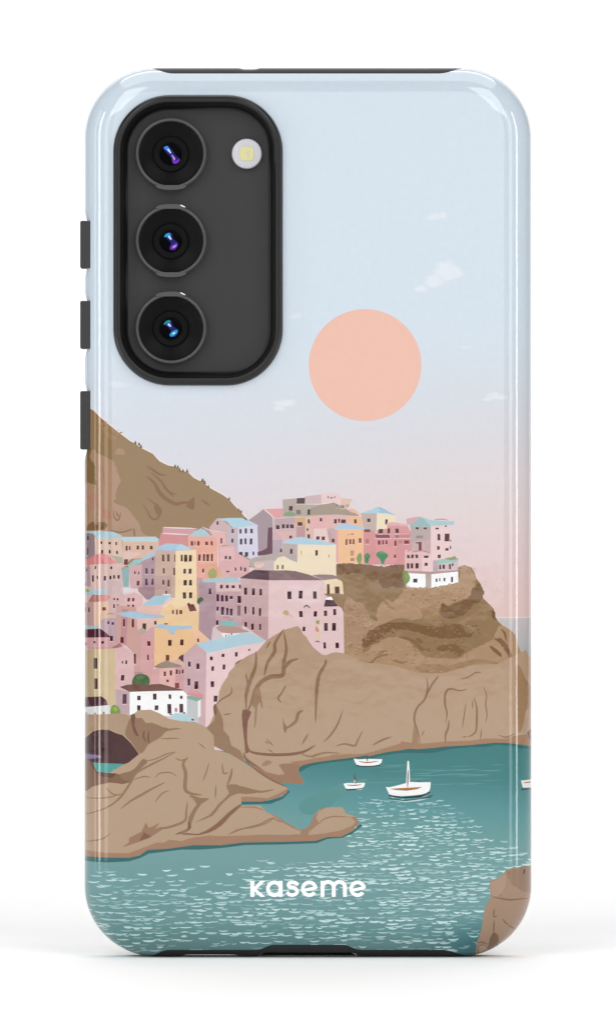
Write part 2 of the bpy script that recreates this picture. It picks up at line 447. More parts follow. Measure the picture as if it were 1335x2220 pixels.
D.p('eccacb', '815,300 1045,288 1040,680 860,690 815,800'); D.p('a3cdd2', '718,205 830,240 950,246 1075,250 1065,290 960,296 815,300')
D.s('b9848c', 14, '850,236 930,228 1008,238')
D.w('670,327,34,22 755,327,36,18 885,330,36,18 978,303,20,14 905,425,30,70 990,425,52,84 898,538,28,40 990,555,34,28 1030,535,12,36 907,630,32,38 1030,460,12,20')
D.w('690,420,74,30', '938680'); D.p('7a4048', '650,480 716,474 716,572 685,568 685,492 655,490')
D.p('dfb0b2', '535,590 720,572 820,592 832,800 530,795'); D.p('ecc8c8', '720,640 815,615 832,800 722,795')
D.w('575,635,28,36 615,632,28,40 665,630,28,40 765,635,50,26 572,733,26,60 613,733,26,56 667,733,34,60 765,718,34,34'); D.s('a86870', 12, '600,588 720,570 815,600')
D.s('efdcdc', 8, '540,600 550,560 560,600')
D.p('d3b8c8', '840,670 1112,660 1112,800 840,800'); D.p('b9a4bc', '840,680 895,675 895,790 840,795'); D.p('a3cabf', '885,665 1112,648 1112,690 1000,700 880,716')
D.p('94a078', '960,655 1040,640 1080,625 1090,650 1115,655 1050,672', 2); D.w('918,745,18,50 955,745,26,46 1025,745,20,56 1052,722,18,30')
D.p('ab8483', '532,785 820,797 1112,780 1112,805 820,826 532,806')
D.p('ffffff', '565,818 762,822 762,968 600,968 555,932'); D.p('b8aca4', '760,822 824,822 824,970 760,970'); D.p('ffffff', '822,824 1112,796 1112,912 1000,942 822,972')
D.w('648,892,46,42', '4a3a3c'); D.w('878,890,20,36 912,885,14,36 963,880,18,36 1045,880,20,60')
D.p('7f9a5e', '512,800 545,785 565,800 592,862 580,905 545,935 520,900 510,850', 2); D.p('95a86e', '535,830 560,820 575,870 550,880', 2)
for i in range(26):
    x = rng.uniform(555, 1110); y = 968 - max(0, x - 850) * 0.22 + rng.uniform(-2, 10)
    D.p(rng.choice(('a5846a', 'b7977b')), f'{x-18},{y+14} {x-8},{y-4} {x+6},{y-8} {x+20},{y+14}')
D.p('4a8e62', '225,602 250,582 290,575 340,600 355,630 325,665 305,712 285,712 265,660 235,635', 2); D.p('6aa57c', '240,600 290,580 330,600 290,600', 2)
D.p('5b8f62', '95,625 130,590 165,630 145,660 140,705 110,705 100,660', 2); D.p('8a9c68', '12,645 50,588 72,630 60,705 25,695', 2)
# cream house
C.p('b6a9a3', '-30,830 110,690 200,740 200,900 20,960 -60,960'); B.p('c6aeb6', '600,885 700,875 822,868 828,985 610,985')
B.p('b5a8a2', '552,850 640,835 800,800 890,790 830,870 690,880 600,890 600,960 552,930')
B.p('e2c0b0', '600,920 640,895 715,910 690,945 640,960', 2); B.s('d08a88', 8, '620,930 650,905 690,920')
C.p('b9aaa8', '105,635 278,648 275,850 200,830 120,720'); C.p('f1dfc0', '275,648 692,652 692,1000 440,1000 270,935')
C.p('f0e0c2', '18,850 60,795 130,778 200,820 275,850 300,950 18,945'); C.p('a9d3e8', '100,637 250,580 310,568 420,590 600,630 692,652 600,662 440,652 280,652')
C.w('95,720,18,40 207,728,26,54 480,742,28,58', '54383c'); C.w('615,775,14,30 315,740,8,46', 'b09884'); C.w('58,898,20,44 113,895,22,44', '7c6658')
# ---- houses on the left
E.p('8f7a88', '0,160 60,160 110,190 135,260 150,480 0,500'); E.w('48,235,18,55 45,380,14,80', '5c4454')
E.p('d7b7a7', '125,225 420,215 440,560 140,560'); E.p('a8ccd6', '0,165 60,158 180,156 330,165 420,205 432,235 150,238 110,185 0,172')
E.w('200,282,20,28 292,288,24,24 362,292,18,36 207,380,20,40 293,382,20,38 372,388,20,34'); E.p('b0aa9c', '300,420 440,440 440,520 380,505')
E.p('d5a892', '430,262 835,268 805,440 520,460 430,570'); E.p('dbb6aa', '440,385 650,390 520,460 440,470'); E.p('b3d6dc', '412,220 790,217 828,248 815,272 435,272')
E.w('475,340,22,52 510,340,16,44 595,335,26,44 650,335,24,46 742,335,30,38'); E.w('465,492,42,62', '69343c')
E.p('c78b94', '868,112 1180,120 1250,148 1150,205 862,195'); E.p('c9797f', '838,190 1155,205 1150,360 820,330'); E.s('efdfe2', 12, '868,116 1000,122 1245,130', '845,180 1000,188 1155,196')
X.p('e59a86', '408,1162 472,1160 476,1256 424,1256 408,1190'); X.p('e8a892', '434,1196 468,1196 472,1222 434,1222'); X.p('a8ccd8', '408,1163 421,1153 436,1145 446,1150 459,1163')
B.p('e0a7a4', '40,508 130,545 290,568 302,705 205,725 195,630 140,615'); B.p('a58a9c', '38,512 100,530 155,600 130,608'); B.s('f0d9da', 9, '40,508 130,545 290,568')
B.w('250,665,18,60 92,690,30,40 147,690,22,44 5,690,20,40 12,845,26,70 62,845,22,76 102,845,28,76 148,848,22,76 52,985,22,44', '6b3038')
E.w('1183,292,26,52 1215,290,10,40 1250,292,22,50 1302,588,22,44', '6b3038')
B.p('c6a5ae', '120,515 200,420 240,418 352,505 335,710 300,710 290,568 130,545'); B.w('208,470,20,40')
B.p('c3b3c6', '325,520 435,505 435,800 380,760 320,705'); B.p('d9d6e8', '430,505 642,488 642,830 560,860 430,790'); B.p('a9d4e4', '212,422 320,414 480,414 560,465 642,488 500,508 380,520 350,500 310,455')
B.w('372,558,24,48 370,662,24,44', '5f4656'); B.w('458,560,22,50 515,555,24,54 578,555,26,50 463,670,26,64 512,670,22,64 570,672,28,64 463,810,36,50 520,810,36,50 597,800,18,40', '43303e')
B.p('d8a0a6', '205,722 390,708 410,785 552,870 555,1060 230,1080 205,960'); B.p('e0aeb0', '235,740 390,735 390,860 235,880'); B.s('efd5d4', 9, '212,720 212,840 215,960')
B.w('298,845,24,34 342,848,24,36 320,995,36,16 405,970,16,34 463,965,16,44 508,975,20,44')
B.p('dc9c7c', '85,940 200,935 240,970 270,1070 80,1070'); B.p('a8a468', '105,1010 125,975 160,960 195,985 205,1030 180,1065 120,1065', 3)
E.p('d3b0aa', '0,520 430,505 440,1010 0,1010'); E.p('cbb0b4', '200,700 430,680 440,1010 200,1010'); E.p('cf6f72', '0,490 80,440 150,410 210,398 270,420 330,465 390,505 0,528'); E.p('d98486', '170,405 270,420 380,503 240,508', 0)
E.p('a98c94', '0,530 70,530 80,760 0,760')
E.w('30,582,20,30 133,555,18,36 308,555,20,28 107,672,18,70 155,660,12,40 237,668,26,52 298,660,20,38 340,655,20,38 388,655,24,40 22,735,16,24')
E.p('82a9aa', '418,552 505,545 500,765 440,765'); E.p('c99aa0', '500,540 645,510 645,780 515,780'); E.p('a0c4c4', '480,530 560,465 645,455 640,500 510,545')
E.p('a585a0', '640,480 795,415 800,790 640,790'); E.p('a9c4d2', '640,440 720,395 795,372 795,418 640,482'); E.p('94708a', '600,765 780,765 780,900 690,900 600,810')
E.w('692,592,28,60 755,592,24,60 690,705,28,70 755,705,22,66 758,460,18,30', '5f3f58'); E.w('565,608,16,36 605,610,14,30 597,722,30,50', '6f3f50')
E.p('e2d8e0', '430,770 540,775 548,812 440,832'); E.p('a9c6cf', '85,795 250,785 262,830 140,850 0,855 0,820'); E.p('8fa85e', '0,785 40,780 65,815 0,835')
E.p('d0aaac', '270,835 445,840 445,1100 290,1080'); E.p('dcaeb0', '445,850 560,820 640,855 655,930 600,1020 445,1035'); E.w('497,900,26,40 545,900,24,36 493,985,28,54 545,980,22,54 340,893,18,22 377,895,18,22 338,972,18,44 380,975,26,44', '64343e')
E.p('d9b097', '110,930 285,910 300,1080 365,1090 360,1180 110,1220'); E.p('b08a88', '0,935 112,930 118,1220 0,1220'); E.p('a5605c', '48,925 100,848 200,852 190,922 90,930'); E.p('cf857c', '195,850 280,850 300,870 260,918 190,922')
E.w('230,1000,40,36', '8a4a40'); E.w('60,1010,16,50 20,1010,12,50', '6a4450')
# yellow tower and orange houses
E.p('c2a08c', '785,360 1010,368 1005,880 778,870'); E.p('b5928a', '785,640 960,640 960,860 780,860'); E.p('f3d6aa', '1005,365 1228,355 1235,960 1258,1020 1255,1350 780,1310 780,1230 880,1100 830,1040 830,990 1000,880')
E.p('efc593', '760,1120 835,1010 960,940 1000,1000 1120,960 1258,1022 1255,1420 760,1400'); E.p('a3c5dc', '772,346 840,315 910,290 1070,298 1185,350 1225,360 1010,372 790,366')
E.p('b8d3e4', '1010,330 1070,300 1180,352 1010,368')
E.w('872,450,26,76 928,450,26,80 997,450,12,84 878,588,20,60 990,598,20,80 872,715,22,52 928,725,20,76 903,820,16,36', '6d4c46')
E.w('1072,452,22,72 1115,450,34,78 1163,450,32,72 1103,590,28,54 1162,590,32,56 1108,716,36,60 1166,716,32,60 1103,858,36,68 1166,855,34,64', '4f3c34'); E.w('977,1035,18,44 1020,1035,20,54 1063,1033,30,44', '7c5648')
E.p('a6cfdf', '615,990 700,915 780,855 970,853 900,905 830,990'); E.w('903,845,80,12', 'eef4f4'); E.p('8a4f54', '580,1012 625,990 825,993 835,1035 805,1054 640,1032')
E.p('b98f86', '1232,660 1268,660 1262,900 1236,900'); E.p('7a434a', '1128,945 1150,930 1165,950 1200,948 1235,1020 1158,1028')
F.p('e5b6ac', '570,-130 880,-140 800,60 780,110 770,230 640,200 590,120'); F.p('c8968f', '360,-140 578,-120 592,110 635,180 640,620 540,620 550,380 470,300 360,280'); F.p('b98089', '425,-100 492,-100 470,290 405,270')
E.p('a3c7dc', '362,1045 480,1030 585,1030 700,1055 890,1075 880,1096 580,1108 430,1082')
F.w('447,55,20,80 543,55,24,90 425,240,34,64 565,440,24,110', '6d3a42'); F.w('665,92,40,70', '5a5044'); F.w('787,50,24,40', '5c4438'); F.p('b9a39c', '610,130 640,105 690,140 660,190 620,180', 2)
F.p('c89a9e', '640,185 740,100 785,95 785,230 640,230'); F.p('efbd88', '775,105 1190,110 1260,170 1320,170 1335,300 1240,400 1060,520 770,520')
F.p('d3979a', '632,190 700,200 775,210 775,520 745,580 745,730 620,640'); F.w('718,275,34,54 708,430,18,60', '7c3a44'); F.w('752,420,14,60', 'bd858a')
F.p('f2bb94', '1180,150 1260,130 1330,165 1355,220 1335,290 1225,290'); F.p('a9c8dc', '775,98 830,60 935,80 1180,82 1192,112 1010,126 985,178 942,175 920,122 780,104')
F.w('942,268,38,64 1072,266,36,64 1250,240,18,40', '5a3c36'); F.w('918,430,38,64', '7a4a40'); F.w('900,62,40,14', '6d6a66'); F.p('6d4a58', '1028,442 1050,410 1100,388 1097,482')
F.p('d9a59a', '960,470 1040,440 1100,490 1100,540 960,540')
# ---- lilac houses by the big pink one
G.p('a98ba4', '515,165 695,205 705,640 690,820 640,850 505,730'); G.p('bd98aa', '690,212 985,212 975,720 690,690'); G.p('dab3b8', '690,214 985,214 975,312 700,318 690,300'); G.s('c994a0', 10, '700,322 830,316 975,318')
G.p('a0c6d0', '530,182 700,165 880,152 965,192 955,212 690,212 560,212')
G.w('628,310,26,66 712,380,28,76 760,385,28,68 808,388,28,66 857,378,32,34 708,500,22,44 762,525,32,86 815,530,24,80 857,538,30,74 705,648,26,50', '553448'); G.w('750,258,28,40 815,260,30,34 878,260,36,32 953,258,22,44'); G.w('945,400,36,80 940,520,34,110', '7a5a70')
G.p('dcc8d4', '655,705 690,680 760,690 1030,740 1075,715 1060,770 900,830 640,850'); G.p('b38880', '692,700 780,680 870,690 1000,725 1050,748 900,762 760,758', 2); G.p('8fc3c0', '742,645 790,630 850,630 912,650 905,685 760,685', 2)
G.p('f4f4f6', '745,760 850,768 960,765 880,800 780,820'); G.w('800,795,10,30 828,788,8,24 860,775,14,22', '6a6a70'); G.w('810,592,70,14 850,620,60,12', 'a8808c')
G.p('5f7256', '490,400 525,372 552,385 555,410 520,430 515,455 490,440', 2)
# ---- big pink house
H.p('c5a0a6', '108,218 418,236 412,900 370,895 240,800 118,720'); H.p('b98f96', '120,600 412,640 412,900 240,800 118,720')
H.p('e6c3c7', '412,236 1012,236 1035,260 1045,430 1012,520 1160,515 1200,540 1222,590 1230,1060 990,1080 800,900 405,1000'); H.p('e9cbd0', '600,300 960,280 970,480 600,480')
H.p('614650', '98,217 170,175 250,128 418,134 418,240'); H.p('7a5e66', '416,134 600,132 700,140 850,180 1012,240 416,240')
H.p('efd9b4', '1012,240 1140,222 1190,240 1212,262 1222,390 1035,400'); H.p('8d747a', '885,186 960,176 1100,180 1168,206 1140,222 1012,238')
H.w('1125,395,190,22', '8f7058'); H.w('1058,335,30,110 1155,345,50,76', '6a4a40'); H.p('ffffff', '1028,440 1060,418 1092,418 1112,458 1028,455'); H.p('5f4550', '1026,450 1112,455 1162,522 1010,526')
H.w('163,358,32,74 247,365,30,76 327,368,30,74 95,450,38,76 162,565,22,82 247,570,22,84 317,580,22,84 165,720,26,50 238,742,26,70 320,745,18,72')
H.w('638,400,44,84 756,400,40,84 913,400,38,80 763,608,38,66 915,602,34,58 1027,595,34,58 1127,587,32,66 1032,747,40,86 1118,747,42,84 793,768,28,50 1020,948,28,66 1155,948,36,60')
H.s('5a3c44', 14, '790,540 820,512 865,545'); H.s('6d4a50', 12, '915,912 940,900 968,915'); H.s('9a7080', 6, '185,530 200,580 215,610')
H.p('b8a070', '560,595 600,560 630,590 615,625', 2); H.s('cf8c96', 10, '610,600 650,620 670,645', '570,640 620,630'); H.p('e4cbb4', '915,660 985,650 975,880 920,880'); H.p('d07880', '915,760 935,740 955,775 950,800 925,795', 2); H.p('a39a80', '925,680 960,675 955,715 930,710', 2)
# ---- lower left quarter
F.p('b79bb0', '185,25 250,0 362,0 372,290 300,260 200,110'); F.w('275,50,20,36 325,58,24,28', '5f4058'); F.s('8d6a80', 8, '250,-40 300,-50 350,-40')
F.p('a3b8bf', '0,80 190,88 165,125 0,130'); F.p('c8929c', '0,210 300,205 375,275 310,330 0,335'); F.p('5f4048', '0,128 190,114 250,160 305,207 0,217'); F.w('25,288,18,36 122,265,24,24 212,265,28,26 310,222,30,56', '4f3440')
F.p('ceb892', '0,340 350,325 362,980 290,985 0,880'); F.p('bba582', '0,345 130,338 120,870 0,870'); F.s('a87078', 10, '0,332 180,328 360,322')
F.p('dcaeb4', '350,330 430,298 490,340 552,385 558,600 640,610 640,720 510,805 360,780'); F.p('96606a', '305,328 345,300 400,270 432,308 370,325'); F.w('135,495,40,116 140,720,36,116', '5a4444')
F.w('430,480,14,28 470,478,20,44 430,650,36,60'); F.p('b99cae', '358,770 512,802 512,1040 365,1040'); F.w('452,880,44,105', '5f3c46'); F.w('600,610,90,50', 'b07c80')
F.p('d39a9a', '742,560 840,535 835,740 742,730'); F.p('e2aaa4', '830,535 1005,535 1005,760 830,740'); F.p('c9929c', '1000,530 1105,530 1105,800 1000,770'); F.p('988878', '765,532 830,490 912,458 990,490 1075,515 1060,532 930,540 840,545')
F.w('888,605,24,52 955,595,26,54 1018,583,22,50 1048,585,12,50 1085,578,28,44 920,680,26,28', '6a3640'); F.w('1020,730,46,56', '8a4a48')
F.p('55714f', '535,680 560,630 620,605 690,620 725,665 715,725 640,745 545,730', 3); F.p('688560', '570,640 620,615 680,635 640,660 590,660', 2)
F.p('7b5a52', '402,746 480,722 560,715 700,722 840,712 960,745 1060,772 1115,786 800,794 510,802')
F.p('ffffff', '508,800 800,791 1112,785 1132,860 1128,1060 920,1060 640,1040 508,1050'); F.w('608,865,36,48 780,855,38,66 945,850,28,48 1068,858,26,34 608,980,36,64 797,970,40,50 940,985,42,104 1068,975,40,96'); F.w('1010,995,30,40', 'b07880')
F.p('5d434b', '0,866 200,850 255,890 272,945 150,962 0,976'); F.p('dfe0e0', '0,975 290,942 298,1060 0,1075'); F.w('30,1045,24,26 130,1040,20,24 225,1030,24,24', '8a8488')
F.p('7f9a50', '300,1045 310,965 345,938 395,975 405,1045', 2); F.p('9ab262', '330,975 360,960 375,1000 340,1010', 2)
I.p('c8a2ae', '140,395 280,268 395,380 385,1180 300,1180 310,900 145,800'); I.p('edcbd0', '388,378 800,283 1030,240 1000,300 900,440 700,620 540,900 480,1100 378,1175')
I.p('b2d7e5', '280,275 450,240 640,195 835,152 1025,240 960,272 760,298 400,382'); I.s('dcebf0', 6, '395,384 600,340 760,302')
I.w('205,500,28,56 297,525,32,62 200,692,30,76 278,725,40,88 443,438,30,40 455,547,28,50 567,405,30,34 577,530,28,54 712,395,30,48 852,345,18,20 453,715,36,64 486,873,40,66', '543640')
F.p('b4d9e2', '930,1080 1000,1028 1125,1038 1205,1090 1255,1150 1120,1130'); F.p('c8cacb', '1128,868 1248,892 1248,1130 1128,1050'); F.p('f2f2f4', '1246,892 1276,868 1276,1065 1246,1080'); F.p('8ab0a6', '1122,848 1180,838 1304,862 1240,905 1130,872')
F.p('d57c8a', '1122,832 1150,795 1200,785 1250,800 1308,838 1285,868 1180,838', 2); F.s('eaa4ae', 8, '1150,810 1200,800 1260,825'); F.w('1190,1102,26,18 1100,1028,24,14 955,1045,26,14', '3c4038')

# softer, dustier wall paints (roofs, greens and windows keep theirs)
def dusty(c):
    s = np.where(c <= 0.0031308, c * 12.92, 1.055 * np.maximum(c, 1e-6) ** (1 / 2.4) - 0.055) * 255
    if s[2] > s[1] > s[0] + 14 and s.mean() > 150:          # blue roofs
        s = (s + (np.array([212, 209, 214]) - s) * 0.22) / 255
        return np.where(s <= 0.04045, s / 12.92, ((s + 0.055) / 1.055) ** 2.4)
    if s.mean() < 105 or s[0] < s[1] + 4 or s.min() > 235: return c
    t = 0.21 * min(1.0, (s[0] - s[1]) / 38)
    s = s + (np.array([250, 240, 230]) - s) * t
    if s[2] > s[1]: s[2] = s[1] + 0.4 * (s[2] - s[1])
    s = s / 255
    return np.where(s <= 0.04045, s / 12.92, ((s + 0.055) / 1.055) ** 2.4)
for i in range(HOUSES_FROM, len(ART)):
    ART[i] = (ART[i][0], dusty(ART[i][1]))

# ---- sea, then waves, then rocks
sea_edge = K.pts('1400,1215 1180,1195 1060,1190 740,1210 560,1225 340,1250 230,1275') + L.pts('1000,860 720,880 640,900')
ART.append((sea_edge + [(560, 1640), (300, 1600), (100, 1600), (100, 2150), (1240, 2150)], sea))
X.p('5f9795', '650,1740 720,1705 800,1688 745,1722 700,1760 660,1765', 3)
for i in range(30):
    x, y = rng.uniform(830, 1110), rng.uniform(1658, 1712)
    X.p('649b9b' if i % 2 else '578f8e', f'{x-rng.uniform(20,55)},{y} {x},{y-1.5} {x+rng.uniform(20,55)},{y-rng.uniform(0,3)} {x},{y+1.5}')
def wave_amount(x, y):
    a = 0.0
    if y > 1722 and 745 + max(0, 1800 - y) * 0.3 < x < 935 + (y - 1722) * 1.7: a = min(1, (y - 1716) / 40)
    if y > 1862 and x > 505: a = max(a, min(1, (y - 1855) / 25))
    if y > 1885 - 0.04 * (x - 200) and x < 505: a = max(a, 0.85 if y > 1895 else 0.5)
    if x > 1040: a *= max(0.0, 1 - (1860 - y) / 90) if y < 1860 else 1
    if x > 985 and y > 1985: a *= 0.25
    if 420 < x < 530 and 1860 < y < 1930: a *= 0.35
    if y > 2030: a *= 0.7
    if y < 1722: a = 0
    if x > 1000 and y < 1790: a *= 0.5
    if x < 505: a *= 0.85
    return a
y = 1722.0
wr = random.Random(11)
def ripple(xx, yy, ln, th, sag, tl, c, n=7):
    up, dn = [], []
    for j in range(n + 1):
        t = j / n
        q = 1 - (2 * t - 1) ** 2
        px_, py_ = xx + ln * (t - 0.5), yy + sag * q + tl * (t - 0.5)
        h = th * (0.14 + 0.86 * q ** 0.75) / 2
        up.append((px_, py_ - h)); dn.append((px_, py_ + h * 0.85))
    ART.append((up + dn[::-1][1:-1], c))
while y < 2070:
    x = 184 + wr.uniform(0, 14)
    big = 0.70 + 0.45 * min(1, (y - 1722) / 180)
    while x < 1152:
        chain = wr.choice((1, 1, 2, 2, 3))
        yy = y + wr.uniform(-3.2, 3.2)
        tl, k = wr.uniform(-1.6, 1.0), wr.random() ** 0.75
        c = lin('d8f3f3') * k + lin('98c0c1') * (1 - k)
        faint = wr.random() < 0.30
        th0 = wr.uniform(2.0, 4.2) * big * (0.7 if faint else 1)
        if faint: c = lin('90b8b9')
        for m in range(chain):
            ln = wr.uniform(11, 28) * big
            n = noise.noise(Vector((x * 0.012, yy * 0.024, 3.1)))
            if wr.random() < wave_amount(x + ln / 2, yy) * (0.98 + 0.9 * n):
                ripple(x + ln / 2, yy, ln, th0 * wr.uniform(0.75, 1.15), wr.uniform(0.8, 3.0) * (1 if wr.random() < 0.9 else -0.7), tl, c)
            x += ln * 0.96
            yy += tl + wr.uniform(-0.5, 0.5)
        x += wr.uniform(1, 11)
    y += wr.uniform(4.9, 6.3)
# big rock
L.p('bca087', '645,22 665,40 680,75 700,90 720,125 745,160 770,180 800,205 830,212 870,195 900,192 950,200 980,215 1040,240 1110,265 1200,300 1290,315 1335,320 1550,330 1750,310 1900,290 2020,230 2130,180 2165,240 2200,300 2200,760 1900,775 1610,785 1440,805 1310,815 1180,845 1050,875 870,890 720,915 660,935 640,970 690,1045 500,1040 400,960 270,880 180,840 100,790 60,690 100,600 98,545 130,520 135,450 150,410 190,350 200,320 235,285 240,260 290,235 330,210 380,190 440,120 480,90 560,45')
K.p('bda188', '0,690 200,680 400,700 560,745 700,755 900,700 1100,690 1180,690 1200,900 1190,1150 0,1200', 2)
K.p('a9896c', '1190,700 1230,720 1260,790 1300,850 1300,960 1260,1000 1240,1100 1210,1130 1200,900', 2)
L.p('9a7c62', '45,690 100,640 106,590 98,545 112,528 130,560 160,630 165,700 200,740 215,800 270,830 300,905 200,850 100,800 60,740', 2)
L.p('846050', '98,545 112,528 120,560 118,600 102,590', 2)
K.p('a98468', '1400,1140 1270,1150 1180,1158 1120,1175 1000,1172 900,1187 740,1192 560,1207 450,1190 440,1205 330,1238 200,1272 0,1278 0,1305 230,1292 340,1272 560,1242 700,1232 880,1222 1080,1203 1180,1208 1400,1230', 2)
K.p('7d5a4a', '1295,1110 1270,1140 1285,1190 1400,1200 1400,1100')
K.p('0f6d6d', '215,1296 340,1264 440,1250 500,1240 560,1243 640,1238 720,1226 900,1216 1060,1200 1180,1208 1240,1226 1400,1250 1400,1268 1240,1240 1180,1224 1060,1216 1000,1228 900,1230 760,1244 660,1266 560,1268 500,1266 420,1270 330,1284 240,1306', 2)
L.p('a98468', '1000,852 870,865 760,880 690,895 600,905 640,935 680,940 720,915 870,893 1000,880', 2)
L.p('0f6d6d', '660,938 720,915 870,893 1010,876 1100,862 1100,872 1010,892 870,908 740,930 680,960 655,968', 2)
CR = '95775d'
K.s(CR, 15, '610,775 620,830 602,915 550,975 532,1050 555,1125 572,1215', '692,765 645,825 610,895', '880,850 830,862 765,850 735,880 732,950 745,1010 735,1075', '758,1050 752,1105 735,1150 735,1205', '920,905 938,970 938,1050 930,1130 880,1165')
K.s(CR, 9, '868,945 855,1030 845,1105', '980,840 1002,890 996,950 1005,1020 995,1070', '970,1110 960,1185', '968,745 930,745 880,775 830,788', '600,1115 578,1160', '540,1060 520,1210', '910,920 912,980', '840,1165 880,1160', '1080,1150 1130,1165 1190,1140')
K.p('a58468', '530,1080 552,1130 560,1215 515,1215', 0)
L.s(CR, 24, '830,235 822,275 785,340 770,430 765,520 762,650'); L.s(CR, 14, '940,565 905,660 860,730 810,778', '1070,700 1035,765 1015,800 950,788 895,802', '1255,742 1190,765 1130,798', '570,402 540,460 518,490 540,520', '715,720 672,795')
L.s(CR, 22, '680,570 650,590 630,645 560,695'); L.p(CR, '548,610 560,655 580,680 565,725 552,690', 0); L.s(CR, 10, '440,755 490,802', '450,820 490,850', '430,770 460,790')
L.s(CR, 24, '555,42 500,130 495,190 450,260 428,348', '652,235 600,250 562,290 548,345'); L.s(CR, 30, '555,60 572,170 555,260 548,340 470,352 410,385 370,440 345,520 310,600')
L.s(CR, 26, '375,185 372,280 340,370 322,420 310,480 312,570'); L.s(CR, 12, '308,325 322,400 330,450', '392,420 402,490 418,560', '215,415 212,460 150,500 108,540', '240,270 280,240', '440,170 470,120', '160,600 215,590')
L.p('a08167', '370,430 400,430 408,500 385,540 378,640 362,690 368,560 350,540', 2); L.p('866050', '288,565 345,580 322,640 318,780 335,830 308,850 300,780 286,650', 2)
L.s('8b6650', 20, '305,790 340,838 430,856 560,858 660,846 715,825 760,795'); L.s('9a7a60', 14, '660,850 720,870 760,862 830,845 920,850', '740,880 780,850'); L.s('8b6650', 16, '300,840 310,885 400,950 480,1010')
L.p('a5866b', '410,930 440,895 480,905 450,930', 2); L.p('a07c64', '520,925 600,915 660,930 650,975 690,1050 560,1040 500,1050 440,1000 560,985', 2)
L.p('a07c64', '370,930 440,970 520,990 480,1010 400,975', 2)
# left rocks
M.p('0f6d6d', '0,980 150,984 300,982 370,968 420,932 560,920 720,900 900,900 1060,880 1400,870 1400,892 1060,906 900,926 760,936 640,936 430,962 370,992 300,1012 160,1020 0,1018', 0)
N.p('0f6d6d', '0,680 250,672 500,668 700,662 780,638 880,636 940,605 990,560 1008,570 940,622 880,648 780,656 710,684 500,692 200,697 0,722')
M.p('0f6d6d', '1020,610 1200,618 1300,590 1332,545 1345,560 1300,606 1220,638 1030,643')
M.p('bba086', '0,62 250,50 320,60 360,30 440,25 500,50 560,85 640,100 730,105 800,140 850,195 855,285 950,310 1050,370 1200,470 1300,515 1335,540 1322,568 1270,595 1160,622 1030,622 1030,650 1120,650 1165,660 1190,690 1240,710 1300,750 1335,770 1400,800 1420,850 1335,875 1060,885 900,905 720,905 560,927 420,937 370,972 300,987 150,987 0,985')
N.p('bba086', '205,440 340,438 365,460 380,482 440,508 500,552 560,585 600,602 640,592 668,560 682,530 700,490 725,468 750,455 800,450 872,450 890,470 900,490 960,510 985,550 940,602 870,640 780,642 700,667 500,673 250,677 0,692 -60,560')
M.p('a8836a', '0,945 150,958 300,958 380,928 480,890 530,890 560,870 640,880 700,860 820,843 940,852 1150,838 1335,840 1400,835 1400,875 1060,887 900,907 720,907 560,929 420,939 370,974 300,989 0,987', 0)
N.p('a8836a', '0,640 250,634 450,636 600,628 606,604 560,590 500,556 440,512 380,486 450,508 510,548 600,598 640,590 668,560 690,505 745,455 765,455 720,480 705,520 725,555 690,585 660,610 655,632 760,620 870,600 940,570 960,545 930,515 962,510 987,550 940,604 870,642 780,644 700,669 500,675 250,679 0,694', 0)
N.p('bba086', '740,480 790,455 870,455 892,490 800,510 760,520', 2); N.s('a07c62', 9, '720,560 760,525 830,510 930,515', '735,480 750,500')
N.s('a98468', 10, '210,452 300,450 370,470'); N.s('a07c62', 10, '430,520 390,550 300,580 200,595 130,632', '340,560 400,530 440,515')
M.p('b3987e', '0,65 250,52 300,70 300,180 260,192 200,160 110,152 50,170 0,215')
M.p('977860', '275,190 290,120 322,60 350,80 385,80 410,112 450,110 520,140 560,150 500,200 430,245 385,312 350,290 310,230', 2); M.p('bba086', '330,62 380,78 420,110 440,90 420,50 360,35', 2)
M.p('7a5648', '312,62 342,58 336,130 365,198 338,186 320,130', 2); M.s('7a5648', 12, '400,160 395,200 410,235', '430,165 425,215 435,250')
M.p('523738', '0,225 60,172 110,156 170,158 215,178 260,192 310,240 340,280 365,315 300,368 260,385 60,374 0,352'); M.p('857a9b', '0,318 110,322 122,338 30,352 0,350')
M.p('57a09a', '55,372 270,378 215,412 165,442 90,430'); M.p('85654f', '0,352 42,364 85,430 215,440 330,480 260,510 180,500 60,530 0,560', 2); M.p('6d4c42', '40,362 62,372 90,432 220,442 190,470 110,460 60,410')
M.p('bba086', '195,415 270,405 300,370 360,330 395,300 385,350 350,400 300,430 240,445', 2); M.p('92735a', '240,445 310,425 350,395 390,345 420,370 350,430 320,490 260,480', 2)
ML = '97795f'
M.s(ML, 16, '640,148 540,160 500,200 430,245', '605,298 520,345 420,395 345,440 310,500 240,600 150,665 0,718'); M.s(ML, 9, '632,212 500,214', '600,300 540,315 460,350 380,362', '820,370 800,440 778,492', '865,512 860,608', '565,548 510,575 468,632', '0,605 150,600 262,568', '150,530 190,572 250,582', '0,892 120,870 182,828', '470,470 500,440 570,435 612,462', '750,240 800,282', '1240,725 1150,770 1040,800 945,838', '1230,728 1300,762', '600,340 640,355 680,340', '330,480 400,460 440,470')
M.s(ML, 24, '685,335 652,375 668,440 665,540 700,570 775,580', '690,590 765,615 720,690 690,760 688,800'); M.p(ML, '690,575 760,600 825,602 770,640 730,700 700,780 680,790 690,720 740,640', 2); M.s('7d5a4a', 16, '690,750 690,800 600,838'); M.s(ML, 14, '690,800 640,830 720,838')
M.s(ML, 16, '1245,543 1150,560 1050,535 965,515', '970,405 960,460 935,522', '535,498 450,540 380,580 310,620 245,672', '680,620 672,690 660,750 560,790 490,800 430,832'); M.s(ML, 12, '905,372 915,440 945,430')
